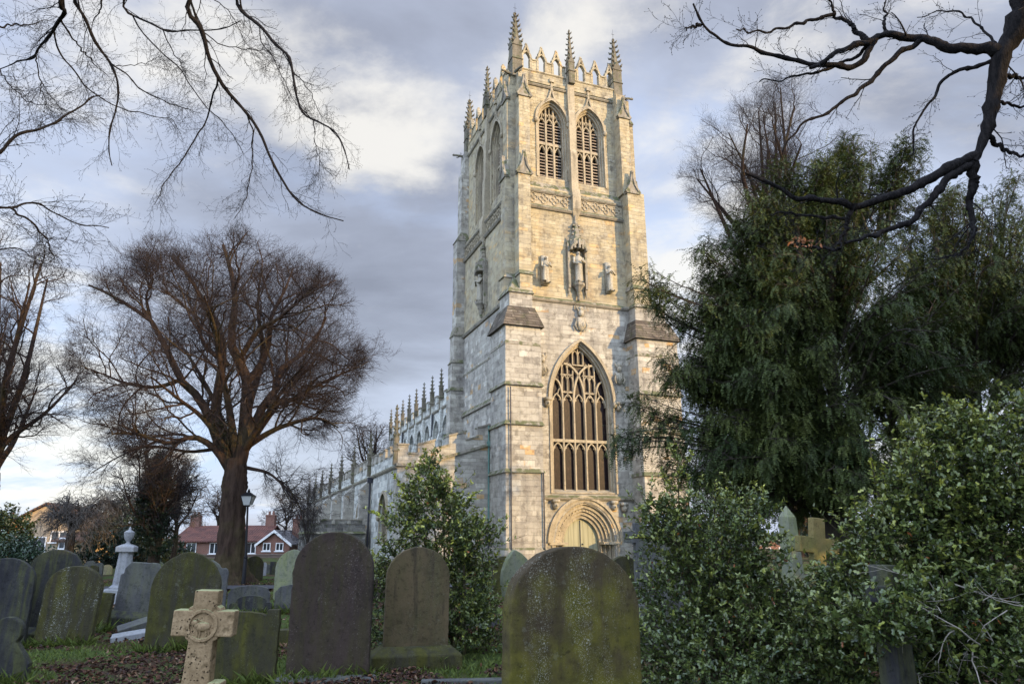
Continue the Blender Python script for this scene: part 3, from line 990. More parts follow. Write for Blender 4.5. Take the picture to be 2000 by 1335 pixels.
# stepped parapet that climbs the lean-to roof
xs = [(-5.55, -4.95, 6.62), (-4.95, -4.38, 6.12), (-4.38, -3.38, 0), (-3.38, -2.52, 0), (-2.52, -1.45, 0), (-1.45, -.72, 0), (-.72, .16, 0)]
mb2 = MB(FW(AW0))
for i, (a, b, zt) in enumerate(xs):
    up = i % 2 == 0
    za, zb = (zt, zt) if zt else (slope(a) + (1.15 if up else .62), slope(b) + (1.15 if up else .62))
    mb.prism([(a, slope(a)), (b, slope(b)), (b, zb), (a, za)], -.4, .06)
    mb2.prism([(a - .04, za), (b + .04, zb), (b + .04, zb + .1), (a - .04, za + .1)], -.46, .13)
mb2.prism([(AN - .1, 5.42), (-4.35, 5.42), (.16, slope(.16) - .1), (.16, slope(.16) + .06), (-4.35, 5.58), (AN - .1, 5.58)], 0, .16)
mb.build('aisle_wall', M_AISLE, church)
# north wall with windows in each bay
mb = MB(FN(AN))
edges = [AW0 + .9] + PINY
wins = []
for i in range(len(PINY)):
    a = edges[i] + .5; b = PINY[i] - .5
    wins.append((6.4 if i == 0 else (a + b) / 2, 1.15, 1.0, 2.75, 4.05 if i == 0 else 3.75))
arched_wall(mb, AW0 + .9, AE, 0, 5.5, wins, -.7, 0)
mb.box(AW0 + .4, AE, -.4, .05, 5.5, 6.12)
mb.build('aisle_wall', M_NAVE, church)
nb = MB(FN(AN))
y = AW0 + .5
while y < AE - 1:
    nb.box(y, y + .75, -.4, .05, 6.1, 6.68); nb.box(y + .75, y + 1.52, -.398, .048, 6.1, 6.14); mb2.T = FN(AN); mb2.box(y - .05, y + .8, -.44, .1, 6.68, 6.78)
    mb2.box(y + .8, y + 1.47, -.44, .1, 6.12, 6.2)
    y += 1.52
nb.build('battlement', M_AISLE, church)
mb2.T = FN(AN); string(mb2, AW0, AE, 5.5, .16, .2)
mb2.build('coping', M_STRING, church)
for uc, hw, zb, zs, za in wins:
    m, ihw, iza, lw, top, d0, d1, head = tracery_window(FN(AN), uc, hw, zb, zs, za, 3, None, None, orders=1)
    w = m.build('aisle_window', M_TRIM, church)
    g = MB(FN(AN)); g.prism(arch(uc, ihw + .1, zs, iza + .08, 0, zb), -.62, -.6); g.build('leaded_glass', M_GLASS, w)
bt = MB()
bt.T = FN(AN)
bt.side([(-.1, 0), (1.0, 0), (1.0, 2.4), (.75, 2.8), (.75, 4.6), (.1, 5.3), (-.1, 5.3)], -.35, .35)
btm = bt.mesh('aisle_buttress', M_AISLE)
apm = pinnacle_mesh(.17, 1.25, 1.75, tiers=5, name='aisle_pinnacle')
for y in PINY:
    o = link('aisle_buttress', btm, church); o.location = (0, y, 0)
    o = link('pinnacle', apm, church); o.location = (AN - .1, y, 5.5)
o = link('pinnacle', apm, church); o.location = (AN - .1, AW0 + .1, 5.5); o.scale = (.85, .85, 1.17)
m = MB(FW(AW0)); m.side([(-.1, 0), (.75, 0), (.75, 3.6), (.35, 4.2), (.35, 4.75), (-.1, 5.1)], -5.5, -4.85); m.prism([(-5.55, 4.3), (-4.8, 4.3), (-5.17, 5.15)], 0, .55)
m.build('aisle_buttress', M_AISLE, church)
m = MB(); m.tube([(AN - .18, 10.75, .1), (AN - .18, 10.75, 5.1)], .06, 8); m.box(AN - .36, AN - .02, 10.6, 10.9, 5.0, 5.35); m.build('rain_pipe', M_LEAD, church)
m = MB(); m.tube([(-.03, 2.82, 2.3), (-.03, 2.82, 8.0)], .055, 8); m.box(-.16, .1, 2.72, 2.92, 6.75, 7.05); m.build('copper_rain_pipe', M_COPPER, church)
for pa, pb, pr_ in (((-.03, 2.82, .1), (-.03, 2.82, 2.3), .06), ((.3, -.08, .1), (.3, -.08, 9.9), .035), ((2.28, -.1, .1), (2.28, -.1, 5.0), .04)):
    m = MB(); m.tube([pa, pb], pr_, 8); m.build('rain_pipe', M_LEAD, church)
# lean-to roof, nave body
m = MB(); m.add([(AN + .35, AW0 + .3, 5.6), (1.3, AW0 + .3, 7.0), (1.3, AE, 7.0), (AN + .35, AE, 5.6)], [(0, 1, 2, 3)]); m.build('lead_roof', M_ROOF, church); m = MB()
m.add([(1.4, 15.0, 12.1), (AX, 15.0, 12.9), (AX, 39.5, 12.9), (1.4, 39.5, 12.1)], [(0, 1, 2, 3)])
m.add([(AX, 15.0, 12.9), (10, 15.0, 12.1), (10, 39.5, 12.1), (AX, 39.5, 12.9)], [(0, 1, 2, 3)]); m.build('lead_roof', M_ROOF, church)
CN = 1.2
CY = [15.2 + 2.98 * i for i in range(9)]
cw = [(CY[i] + 1.49, .92, 7.2, 9.6, 10.9) for i in range(8)]
m = MB(FN(CN)); arched_wall(m, 15.0, CY[-1] + .6, 5.5, 11.75, cw, -.6, 0); m.box(15.0, CY[-1] + .6, -.4, .05, 11.75, 12.3)
m.T = lambda u, d, z: (u, d, z); m.box(1.85, 10.1, CY[-1], CY[-1] + .6, 5.5, 12.0); m.box(9.5, 10.1, 15, CY[-1], 0, 12.2); m.box(9.5, 15, 14.0, AE, 0, 5.5); m.box(1.2, 10.1, CY[-1] + .6, AE, 0, 9.5)
m.build('clerestory_wall', M_NAVE, church)
nb = MB(FN(CN)); cp = MB(FN(CN)); y = 15.3
while y < CY[-1]:
    nb.box(y, y + .7, -.4, .05, 12.28, 12.95); nb.box(y + .7, y + 1.49, -.398, .048, 12.28, 12.32); cp.box(y - .05, y + .75, -.44, .1, 12.95, 13.06); cp.box(y + .75, y + 1.44, -.44, .1, 12.3, 12.38); y += 1.49
string(cp, 15.0, CY[-1] + .6, 11.8, .16, .2)
nb.build('battlement', M_NAVE, church); cp.build('coping', M_STRING, church)
for uc, hw, zb, zs, za in cw:
    m, ihw, iza, lw, top, d0, d1, head = tracery_window(FN(CN), uc, hw, zb, zs, za, 3, None, None, orders=1)
    w = m.build('clerestory_window', M_NAVE, church)
    g = MB(FN(CN)); g.prism(arch(uc, ihw + .1, zs, iza + .08, 0, zb), -.62, -.6); g.build('leaded_glass', M_GLASS, w)
cpm = pinnacle_mesh(.155, 1.75, 1.75, tiers=5, name='clerestory_pinnacle')
pb = MB(FN(CN)); pb.side([(-.05, 5.5), (.4, 5.5), (.4, 9.2), (.22, 9.6), (.22, 12.3), (-.05, 12.3)], -.17, .17); pbm = pb.mesh('clerestory_pilaster', M_NAVE)
for y in CY:
    o = link('pilaster', pbm, church); o.location = (0, y, 0)
    o = link('pinnacle', cpm, church); o.location = (CN - .12, y, 11.6)
for y in (CY[2] - .35, CY[6] - .35):
    m = MB(); m.tube([(CN - .15, y, 6.5), (CN - .15, y, 11.6)], .07, 8); m.build('rain_pipe', M_LEAD, church)

# --- low embattled north porch
m = MB(); x0, x1, y0, y1 = -9.85, -5.95, 10.35, 14.0
m.box(x0, x1, y0, y1, 0, 1.8); m.box(x0 + .02, x1 - .02, y0 + .02, y1 - .02, 1.8, 2.3)
c2 = MB(); c2.frustum((x0 - .12, x1 + .06, y0 - .12, y1 + .12), 1.72, (x0 + .02, x1 - .02, y0 + .02, y1 - .02), 1.86)
n = 4
for i in range(n):
    a = x0 + (x1 - x0 - .4) * i / (n - .45); b = a + .72
    m.box(a, b, y0, y0 + .35, 2.3, 2.56); c2.box(a - .05, b + .05, y0 - .05, y0 + .4, 2.56, 2.64)
    if i < n - 1: c2.box(b + .05, a + (x1 - x0 - .4) / (n - .45) - .05, y0 - .03, y0 + .4, 2.3, 2.36)
for i in range(4):
    a = y0 + .35 + .85 * i
    m.box(x0, x0 + .35, a + .2, a + .75, 2.3, 2.56); c2.box(x0 - .05, x0 + .4, a + .15, a + .8, 2.56, 2.64)
pw = m.build('north_porch', M_PORCH, church); c2.build('coping', M_STRING, pw)

# ------------------------------------------------------------------ ground
def ground_mat():
    N = Nodes('churchyard_ground')
    p = N.n('ShaderNodeNewGeometry').outputs['Position']
    a = N.noise(p, .55, 5, .6); b = N.noise(p, 5.0, 6, .65); c = N.noise(p, 38.0, 4, .7)
    g = N.mix(N.step(b, .3, .7), (.038, .058, .016), (.085, .115, .03))
    g = N.mix(N.math('MULTIPLY', N.step(c, .45, .7), .5), g, (.022, .03, .009))
    soil = N.mix(N.step(c, .35, .65), (.045, .028, .018), (.085, .05, .032))
    col = N.mix(N.step(N.math('ADD', N.math('MULTIPLY', a, .7), N.math('MULTIPLY', b, .3)), .47, .56), g, soil)
    return N.bsdf(col, .95, .1, N.math('ADD', b, N.math('MULTIPLY', c, .6)), .06, 1.0)


M_GROUND = ground_mat()
m = MB(); n = 60
xs = np.concatenate([[-900, -300, -120], np.linspace(-40, 40, 41), [120, 300, 900]]); ys = np.concatenate([[-200, -60], np.linspace(-10, 70, 54), [150, 400, 1500]])
vv = [(x, y, .035 * math.sin(x * 1.3 + y * .4) * math.sin(y * .9) - .02 if (abs(x) < 40 and 0 < y < 60) else -.02) for y in ys for x in xs]
nx = len(xs)
m.add(vv, [(j * nx + i, j * nx + i + 1, (j + 1) * nx + i + 1, (j + 1) * nx + i) for j in range(len(ys) - 1) for i in range(nx - 1)])
tag(m.build('ground', M_GROUND, smooth=True), kind='structure')
M_ASPH = plain('path_asphalt', (.055, .055, .06), .85, .2, .3, 30.0)
m = MB(); m.add([(-60, 21.9, .045), (2.5, 22.6, .045), (2.5, 24.2, .045), (-60, 23.4, .045)], [(0, 1, 2, 3)]); tag(m.build('path', M_ASPH), kind='structure')

# ------------------------------------------------------------------ headstones
MS = {
    'plum': headstone('plum_sandstone', (.034, .024, .019), (.048, .034, .027), (.030, .028, .010), .6, .75, .25, pale=(.28, .24, .2), dark=(.018, .013, .012)),
    'lichen': headstone('lichened_sandstone', (.052, .038, .020), (.070, .052, .029), (.066, .061, .009), .95, .25, .62, mgrad=-.13, mshift=.13, pale=(.40, .40, .33), dark=(.030, .025, .010), dstr=.35),
    'buff': headstone('buff_sandstone', (.105, .078, .040), (.070, .052, .028), (.05, .05, .018), .45, .55, .12, dark=(.022, .019, .014), dstr=.75),
    'moss': headstone('mossy_stone', (.050, .045, .028), (.036, .033, .021), (.042, .041, .008), .95, .65, .1, dark=(.02, .02, .01), dstr=.5),
    'mosslichen': headstone('mossy_lichened_stone', (.048, .043, .024), (.038, .034, .021), (.047, .045, .009), .9, .75, .75, pale=(.42, .43, .40), dark=(.018, .018, .011)),
    'slate': headstone('dark_slate_stone', (.024, .024, .026), (.040, .040, .042), (.060, .064, .020), .6, .85, .1, dark=(.014, .014, .016), dstr=.5),
    'grey': headstone('grey_stone', (.075, .075, .075), (.11, .11, .105), (.075, .08, .04), .45, .6, .08, dark=(.035, .036, .036), dstr=.6),
    'palegreen': headstone('pale_green_stone', (.16, .17, .12), (.20, .20, .155), (.13, .15, .06), .7, .5, .1, dark=(.06, .065, .045), dstr=.5),
    'tan': headstone('tan_sandstone', (.40, .29, .165), (.33, .24, .135), (.15, .14, .045), .22, .3, 0, dark=(.10, .07, .04), dstr=.4),
    'marble': headstone('weathered_marble', (.22, .225, .235), (.30, .305, .31), (.13, .135, .11), .25, .5, 0, dark=(.12, .125, .125), dstr=.55),
    'crossmoss': headstone('mossy_cross_stone', (.20, .155, .06), (.16, .125, .055), (.12, .12, .03), .6, .4, .1, dark=(.05, .048, .028), dstr=.4),
}


def pr_round(w, h, rise=None):
    hw = w / 2; r = hw if rise is None else rise
    p = [(-hw, 0)]
    p += [(-hw * math.cos(a), h - r + r * math.sin(a)) for a in np.linspace(0, PI, 25)]
    return p + [(hw, 0)]


def pr_gothic(w, h, rise):
    P = arch(0, w / 2, h - rise, h, n=11)
    return [(-w / 2, 0)] + P + [(w / 2, 0)]


def pr_shoulder(w, h, s=.16, rise=.3, drop=.0):
    hw = w / 2; iw = hw - s * w
    p = [(-hw, 0), (-hw, h - rise - .04), (-hw + .03, h - rise), (-iw - .02, h - rise), (-iw, h - rise + .05)]
    p += [(-iw * math.cos(a), h - rise * .7 + rise * .7 * math.sin(a)) for a in np.linspace(.12, PI - .12, 15)]
    return p + [(iw, h - rise + .05), (iw + .02, h - rise), (hw - .03, h - rise), (hw, h - rise - .04), (hw, 0)]


def pr_scroll(w, h):
    hw = w / 2
    return [(-hw, 0), (-hw, h * .78), (-hw * .86, h * .84), (-hw * .7, h * .83), (-hw * .58, h * .9), (-hw * .3, h * .98), (0, h), (hw * .3, h * .98), (hw * .58, h * .9), (hw * .7, h * .83), (hw * .86, h * .84), (hw, h * .78), (hw, 0)]


def pr_chamfer(w, h, c=.12):
    hw = w / 2
    return [(-hw, 0), (-hw, h * .8), (-hw * .86, h * .82), (-hw * .84, h * .9), (-hw * .6, h), (hw * .6, h), (hw * .84, h * .9), (hw * .86, h * .82), (hw, h * .8), (hw, 0)]


def pr_flat(w, h):
    hw = w / 2
    return [(-hw, 0), (-hw, h), (hw, h), (hw, 0)]


def pr_dip(w, h):
    hw = w / 2
    return [(-hw, 0), (-hw, h * .94), (-hw * .62, h * .95)] + [(-hw * .62 + hw * 1.24 * t, h * .93 + h * .045 * math.sin(PI * t)) for t in np.linspace(0, 1, 9)] + [(hw * .64, h * .90), (hw * .66, h), (hw, h), (hw, 0)]


def pr_ornate(w, h):
    hw = w / 2; c = h - hw * .55; r = hw * .55
    neck = [(-hw, 0), (-hw, h * .30), (-hw * .55, h * .56), (-hw * .42, h * .62)]
    arc_ = [(-r * math.cos(a), c + r * math.sin(a)) for a in np.linspace(-.65, PI + .65, 21)]
    return neck + arc_ + [(-u, z) for u, z in neck[::-1]]


GRAVES = []


def weather_edge(P, seed):
    """the outline with worn, slightly uneven edges."""
    r = np.random.default_rng(900 + seed); P = np.array(P); out = []
    for a, b in zip(P[:-1], P[1:]):
        L = np.linalg.norm(b - a); k = max(1, int(L / .045))
        out += [a + (b - a) * t for t in np.arange(k) / k]
    out.append(P[-1]); out = np.array(out)
    w = r.normal(0, .0022, out.shape); w[1:-1] += r.normal(0, .004, out.shape)[1:-1] * (r.random((len(out), 1)) < .12)[1:-1]; w[0] = w[-1] = 0
    return [tuple(p) for p in out + w]


def place(xl, xr, ytop, ybase=None, depth=None, yaw=21.0):
    xc = (xl + xr) / 2
    if depth is None: depth = ground(xc, ybase)[1]
    top = at(xc, ytop, depth)
    zm = .5 * top[2]
    yb = ytop + (ybase - ytop) * .5 if ybase else None
    ym = yb if yb else ytop + 60
    w = (at(xr, ym, depth)[0] - at(xl, ym, depth)[0]) / math.cos(math.radians(yaw))
    base = at(xc, ybase, depth) if ybase else at(xc, ytop + 120, depth)
    return np.array([base[0], depth, 0.0]), w, top[2]


def gravestone(label, prof, box, mat, th=.11, yaw=21.0, lean=0.0, tip=0.0, plinth=None, name='gravestone', bev=.012, group=None, cat='gravestone', sink=.25):
    """box = (xl, xr, ytop, ybase, depth)."""
    loc, w, h = place(*box, yaw=yaw)
    m = MB(lambda u, d, z: (u, -d, z))
    P = prof(w, h)
    P = weather_edge([(u, z if z > 0 else -sink) for u, z in P], len(GRAVES))
    m.prism(P, -th / 2, th / 2)
    o = m.build(name, MS[mat], bevel=bev, loc=loc)
    o.rotation_euler = (math.radians(tip), math.radians(lean), math.radians(yaw))
    tag(o, label, cat, group)
    if plinth:
        pw, ph, pd = plinth[:3]
        b = MB(); b.frustum((-pw / 2, pw / 2, -pd / 2, pd / 2), -.2, (-pw / 2, pw / 2, -pd / 2, pd / 2), ph * .62)
        b.frustum((-pw / 2, pw / 2, -pd / 2, pd / 2), ph * .62, (-w / 2 - .03, w / 2 + .03, -th / 2 - .03, th / 2 + .03), ph)
        b.build('plinth', MS[plinth[3] if len(plinth) > 3 else mat], o, bevel=.012)
    GRAVES.append((loc, w))
    return o


gravestone('tall plum brown round topped headstone on a low base, left of the buff one', pr_round, (562, 717, 1038, 1326, None), 'plum', .12, 4, 0.4, 1.0, (1.12, .06, .42, 'grey'))
o = gravestone('large mossy round topped headstone speckled with white lichen, nearest the camera', lambda w, h: pr_round(w, h, w * .42), (987, 1243, 1066, None, 5.3), 'lichen', .15, 24, 1.2, -1)
gravestone('buff round topped headstone with dark streaks on a heavy sloped base', lambda w, h: pr_round(w, h, w * .45), (750, 870, 1068, 1300, None), 'buff', .12, 15, .6, 0, (1.1, .24, .5, 'moss'))
gravestone('broad pointed mossy headstone standing behind the tan stone cross', lambda w, h: pr_gothic(w, h, .52), (289, 411, 1077, 1268, None), 'moss', .13, 14, .8, 1)
gravestone('wide low mossy headstone with a raised right shoulder beside the tan cross', pr_dip, (398, 533, 1190, 1330, None), 'moss', .12, 8, .6)
gravestone('near black round topped headstone cut off by the left edge of the view', lambda w, h: pr_round(w, h, w * .45), (-68, 37, 1089, 1262, None), 'slate', .12, 15, 1)
gravestone('tall slate headstone with a pale vertical streak, leaning towards the mossy one', lambda w, h: pr_round(w, h, w * .45), (32, 122, 1072, 1250, None), 'slate', .13, 14, 4.5, 0, (1.05, .2, .5))
gravestone('mossy round topped headstone with white lichen flecks, leaning to the right at the left', lambda w, h: pr_round(w, h, w * .42), (73, 173, 1104, 1256, None), 'mosslichen', .13, 10, 4.0, 1)
gravestone('small dark headstone with a round head and flared shoulders at the lower left corner', pr_ornate, (-52, 46, 1204, 1335, None), 'slate', .12, 10, 1)
gravestone('small mossy tapering headstone with a flat top behind the lichen flecked one', pr_flat, (166, 206, 1156, 1228, None), 'moss', .12, 8, 6)
gravestone('knee high dark rounded grave marker in the grass beside the lichen flecked stone', pr_round, (166, 183, 1208, 1233, None), 'slate', .1, 10, 2)
gravestone('dark grey headstone with chamfered shoulders tilting right on a wide base', pr_chamfer, (222, 300, 1098, 1222, None), 'grey', .13, 10, 4, 1, (1.0, .26, .45, 'slate'))
gravestone('grey headstone with scrolled shoulders showing behind the pointed mossy one', pr_scroll, (352, 434, 1092, 1200, None), 'grey', .13, 14, 0)
gravestone('low grey headstone with a curved top in front of the lime tree', lambda w, h: pr_shoulder(w, h, .06, .12), (446, 522, 1143, 1192, 16.5), 'grey', .12, 12, 0)
gravestone('dark low headstone with square side posts in front of the curved grey one', lambda w, h: pr_shoulder(w, h, .16, .14), (450, 527, 1162, 1200, None), 'slate', .14, 10, 0)
gravestone('dark mossy round headstone close to the foot of the lime tree', pr_round, (477, 511, 1085, 1134, None), 'moss', .14, 14, 0)
gravestone('pale green round topped headstone left of the plum brown one', lambda w, h: pr_gothic(w, h, .5), (538, 600, 1072, 1145, 19.5), 'palegreen', .14, 14, 0)
gravestone('low pale grey headstone in front of the pale green one', lambda w, h: pr_shoulder(w, h, .1, .1), (537, 600, 1141, 1196, None), 'grey', .13, 10, 0)
gravestone('narrow pinkish headstone half hidden behind the plum brown one', pr_round, (712, 735, 1079, 1150, 20), 'palegreen', .15, 12, 0)
gravestone('brown round headstone between the plum and buff stones', pr_round, (726, 756, 1091, 1150, 19), 'plum', .14, 12, 0)
gravestone('mossy round headstone close to the church wall, right of the holly', pr_round, (962, 1004, 1085, 1138, 20.5), 'moss', .15, 16, 0)
gravestone('greenish pointed headstone peering over the big lichened one', lambda w, h: pr_gothic(w, h, .5), (996, 1062, 1070, 1150, 11.5), 'palegreen', .15, 18, -9)
gravestone('olive round headstone before the church doorway at the right', lambda w, h: pr_round(w, h, w * .4), (1190, 1247, 1085, 1140, 17), 'moss', .14, 20, 0)
# far scatter on the lawn
FAR = [
    ('far mossy headstone with a round top on the lawn beyond the flecked stone', 171, 189, 1103, 1128, 'moss', pr_round), ('far grey headstone behind the far mossy one', 164, 182, 1094, 1124, 'grey', pr_round),
    ('pale far headstone right of the far mossy one', 183, 198, 1098, 1126, 'grey', pr_round), ('squat far round headstone left of the urn column', 198, 217, 1102, 1120, 'palegreen', pr_round),
    ('far dark mossy headstone showing behind the slate and mossy pair', 120, 144, 1079, 1110, 'moss', pr_round), ('small far round headstone between slate stone and lawn', 141, 153, 1090, 1112, 'grey', pr_round),
    ('far grey headstone just right of the urn column', 243, 256, 1098, 1124, 'grey', pr_round), ('wide far headstone with a rounded top left of the pointed mossy one', 292, 318, 1094, 1112, 'palegreen', pr_round),
    ('far slim slate headstone on the lawn left of the pale green one', 527, 537, 1096, 1120, 'slate', pr_flat), ('far pale headstone with stepped top near the brick houses', 509, 519, 1098, 1122, 'marble', pr_chamfer),
    ('far low headstone under the brick houses right of the tree', 519, 527, 1101, 1118, 'grey', pr_round)]
for lab, a, b, t, s, mt, pf in FAR: gravestone(lab, pf, (a, b, t, s, None), mt, .16, 12, 0, bev=0)


def cross_poly(aw, ah, arm_z, armh, sh, foot=None):
    """Latin cross outline: half arm span aw, total height ah, arm centre, arm half height, shaft half width."""
    f = foot or sh
    return [(-f, 0), (-sh, arm_z - armh), (-aw, arm_z - armh), (-aw, arm_z + armh), (-sh, arm_z + armh), (-sh, ah), (sh, ah), (sh, arm_z + armh), (aw, arm_z + armh), (aw, arm_z - armh), (sh, arm_z - armh), (f, 0)]


def pitted():
    N = Nodes('pitted_sandstone')
    p = N.coord('Object')
    a = N.noise(p, 6.0, 6, .6); b = N.noise(p, 60.0, 4, .7)
    col = N.mix(N.step(a, .35, .65), (.22, .155, .085), (.305, .22, .125))
    col = N.mix(N.math('MULTIPLY', N.step(b, .42, .7), .65), col, (.13, .085, .045))
    vo = N.n('ShaderNodeTexVoronoi', {'Vector': p, 'Scale': 42.0}).outputs['Distance']
    pit = N.math('MULTIPLY', N.math('SUBTRACT', 1.0, N.step(vo, .10, .30)), N.step(N.noise(p, 8.0, 3), .42, .55))
    col = N.mix(N.math('MULTIPLY', pit, .8), col, (.05, .034, .02))
    nz = N.n('ShaderNodeSeparateXYZ', {0: N.n('ShaderNodeNewGeometry').outputs['Normal']}).outputs[2]
    al = N.math('MULTIPLY', N.step(nz, .6, .9), .7)
    col = N.mix(al, col, (.30, .33, .16))
    big = N.n('ShaderNodeTexVoronoi', {'Vector': p, 'Scale': 11.0}).outputs['Distance']
    h = N.math('SUBTRACT', N.math('ADD', N.math('MULTIPLY', b, .3), N.step(big, .05, .35)), N.math('MULTIPLY', pit, 1.2))
    return N.bsdf(col, .95, .1, h, .012, 1.0)


M_PIT = pitted()
# the tan cross with a carved lamb roundel
dc = 5.0
pc = at(383, 1300, dc); k = (at(443, 1215, dc)[0] - at(322, 1215, dc)[0]) / 2 * .96
zt = at(383, 1151, dc)[2]; za = at(383, 1215, dc)[2]; ah = (at(383, 1190, dc)[2] - at(383, 1241, dc)[2]) / 2
c = empty('cross_headstone', (pc[0], dc, 0), math.radians(4)); c.rotation_euler = (0, math.radians(1.8), math.radians(4))
tag(c, 'small pitted tan sandstone cross with a carved roundel, in front of the pointed mossy headstone', 'cross')
m = MB(lambda u, d, z: (u, -d, z))
sh = .078; R = .098
P = cross_poly(k, zt, za, ah, sh, .11)
m.prism(P, -.055, .055)
for s1 in (-1, 1):
    for s2 in (-1, 1):
        m.prism([(s1 * (sh - .01), za + s2 * (ah - .005)), (s1 * (sh + .035), za + s2 * (ah - .005)), (s1 * (sh + .022), za + s2 * (ah + .016)), (s1 * (sh + .012), za + s2 * (ah + .022)), (s1 * (sh - .01), za + s2 * (ah + .035))], -.05, .05)
m.build('cross', M_PIT, c, bevel=.01)
m = MB(lambda u, d, z: (u, -d, z))
O = [((R + .004) * math.cos(t), za - .012 + (R + .004) * math.sin(t)) for t in np.linspace(0, 2 * PI, 29)[:-1]]; I = [((R - .018) * math.cos(t), za - .012 + (R - .018) * math.sin(t)) for t in np.linspace(0, 2 * PI, 29)[:-1]]
m.ribbon(O, I, .04, .068, closed=True)
m.build('roundel_rim', M_PIT, c, bevel=.004)
m = MB(lambda u, d, z: (u, -d, z))
zz = za - .02
m.ball((.005, .055, zz), (.052, .022, .030), 12, 8); m.ball((-.048, .06, zz + .024), (.020, .018, .018), 10, 6); m.tube([(-.03, .058, zz + .005), (-.047, .06, zz + .022)], [.018, .014], 7)
for ux in (-.03, -.012, .028, .044): m.tube([(ux, .058, zz - .018), (ux + .006, .058, zz - .042), (ux, .058, zz - .066)], [.010, .007, .006], 6)
m.tube([(-.05, .055, zz + .05), (.01, .06, zz + .03)], [.004, .004], 5); m.tube([(-.058, .06, zz + .033), (-.072, .06, zz + .022)], [.006, .003], 5)
m.build('carved_lamb', M_PIT, c, smooth=True)
b = MB(); b.frustum((-.17, -.075, -.08, .08), 0, (-.165, -.08, -.07, .07), .62); b.frustum((.075, .17, -.08, .08), 0, (.08, .165, -.07, .07), .65); b.box(-.24, .24, -.16, .16, -.1, .50)
b.build('cross_base', M_PIT, c, bevel=.012)


def cross(label, px, ytop, depth, span_px, arm_y, arm_px, shaft_px, mat, yaw, lean=0.0, tip=0.0, th=.14, foot=1.25):
    t = at(px, ytop, depth); s = (at(px + 100, arm_y, depth)[0] - at(px, arm_y, depth)[0]) / 100
    cy = math.cos(math.radians(yaw))
    za = at(px, arm_y, depth)[2]
    m = MB(lambda u, d, z: (u, -d, z))
    m.prism(cross_poly(span_px / 2 * s / cy, t[2], za, arm_px / 2 * s, shaft_px / 2 * s / cy, shaft_px / 2 * s / cy * foot), -th / 2, th / 2)
    o = m.build('cross_headstone', MS[mat], bevel=.012, loc=(at(px, arm_y, depth)[0], depth, 0))
    o.rotation_euler = (math.radians(tip), math.radians(lean), math.radians(yaw))
    b = MB(); hw = shaft_px / 2 * s * 2.2; b.frustum((-hw, hw, -hw * .8, hw * .8), -.1, (-hw * .8, hw * .8, -hw * .6, hw * .6), .3); b.build('plinth', MS[mat], o, bevel=.015)
    tag(o, label, 'cross')
    return o


cross('mossy ochre stone cross leaning right, rising from the holly beside the obelisk', 1582, 1010, 12.0, 88, 1064, 30, 27, 'crossmoss', 18, 6.0, 0, .13)
cross('grey stone cross standing inside the holly at the lower right', 1729, 1102, 5.82, 90, 1160, 32, 44, 'slate', 32, 2.0, 0, .16)
cross('grey stone cross with short arms half hidden by holly near the church door', 1250, 1020, 16.0, 62, 1048, 22, 24, 'grey', 20, 0)
cross('slim dark far cross right of the urn column', 252, 1086, 26.0, 14, 1095, 3.5, 4, 'slate', 10, 0, 0, .1)
# pale obelisk
d0_ = 14.0; t = at(1549, 987, d0_); b0 = at(1549, 1120, d0_)
m = MB(); hw = .115; m.frustum((-hw * 1.35, hw * 1.35, -hw * 1.35, hw * 1.35), .4, (-hw, hw, -hw, hw), t[2] - .22); m.frustum((-hw, hw, -hw, hw), t[2] - .22, (-.01, .01, -.01, .01), t[2])
o = m.build('obelisk', MS['palegreen'], bevel=.01, loc=(b0[0], d0_, 0)); o.rotation_euler = (0, 0, math.radians(28)); tag(o, 'pale green stone obelisk with a pointed top rising from the holly', 'obelisk')
b = MB(); b.box(-.38, .38, -.38, .38, -.1, .42); b.build('plinth', MS['palegreen'], o, bevel=.02)
# monument with a pale gabled cap inside the middle holly
d0_ = 11.5; t = at(1316, 1004, d0_); b0 = at(1306, 1100, d0_)
o = empty('gabled_monument', (b0[0], d0_, 0), math.radians(24)); tag(o, 'dark upright monument with a pale gabled cap, inside the middle holly bush', 'monument')
m = MB(); m.box(-.2, .2, -.16, .16, -.1, t[2] - .2); m.build('slab', MS['grey'], o, bevel=.015)
m = MB(); m.prism([(-.27, t[2] - .2), (.27, t[2] - .2), (.02, t[2]), (-.02, t[2])], -.22, .22); m.build('cap', MS['marble'], o, bevel=.01)
# stepped pedestal by the church door
d0_ = 17.5; b0 = at(1268, 1100, d0_)
o = empty('stepped_pedestal', (b0[0], d0_, 0), math.radians(21)); tag(o, 'grey stepped pedestal tomb in front of the church door at right', 'tomb')
m = MB()
for i, (hw, z0, z1) in enumerate(((.55, -.1, .35), (.42, .35, .7), (.30, .7, 1.05), (.24, 1.05, 1.32))): m.box(-hw, hw, -hw * .8, hw * .8, z0, z1)
m.frustum((-.32, .32, -.26, .26), 1.32, (-.26, .26, -.2, .2), 1.48); m.build('pedestal', MS['grey'], o, bevel=.015)
d0_ = 10.5
m = MB(); m.box(-.22, .22, -.2, .2, -.1, .62); b0 = at(1254, 1210, d0_); o = m.build('stone_block', MS['grey'], bevel=.02, loc=(b0[0], d0_, 0)); tag(o, 'squat grey stone block between big lichened headstone and middle holly', 'stone block')

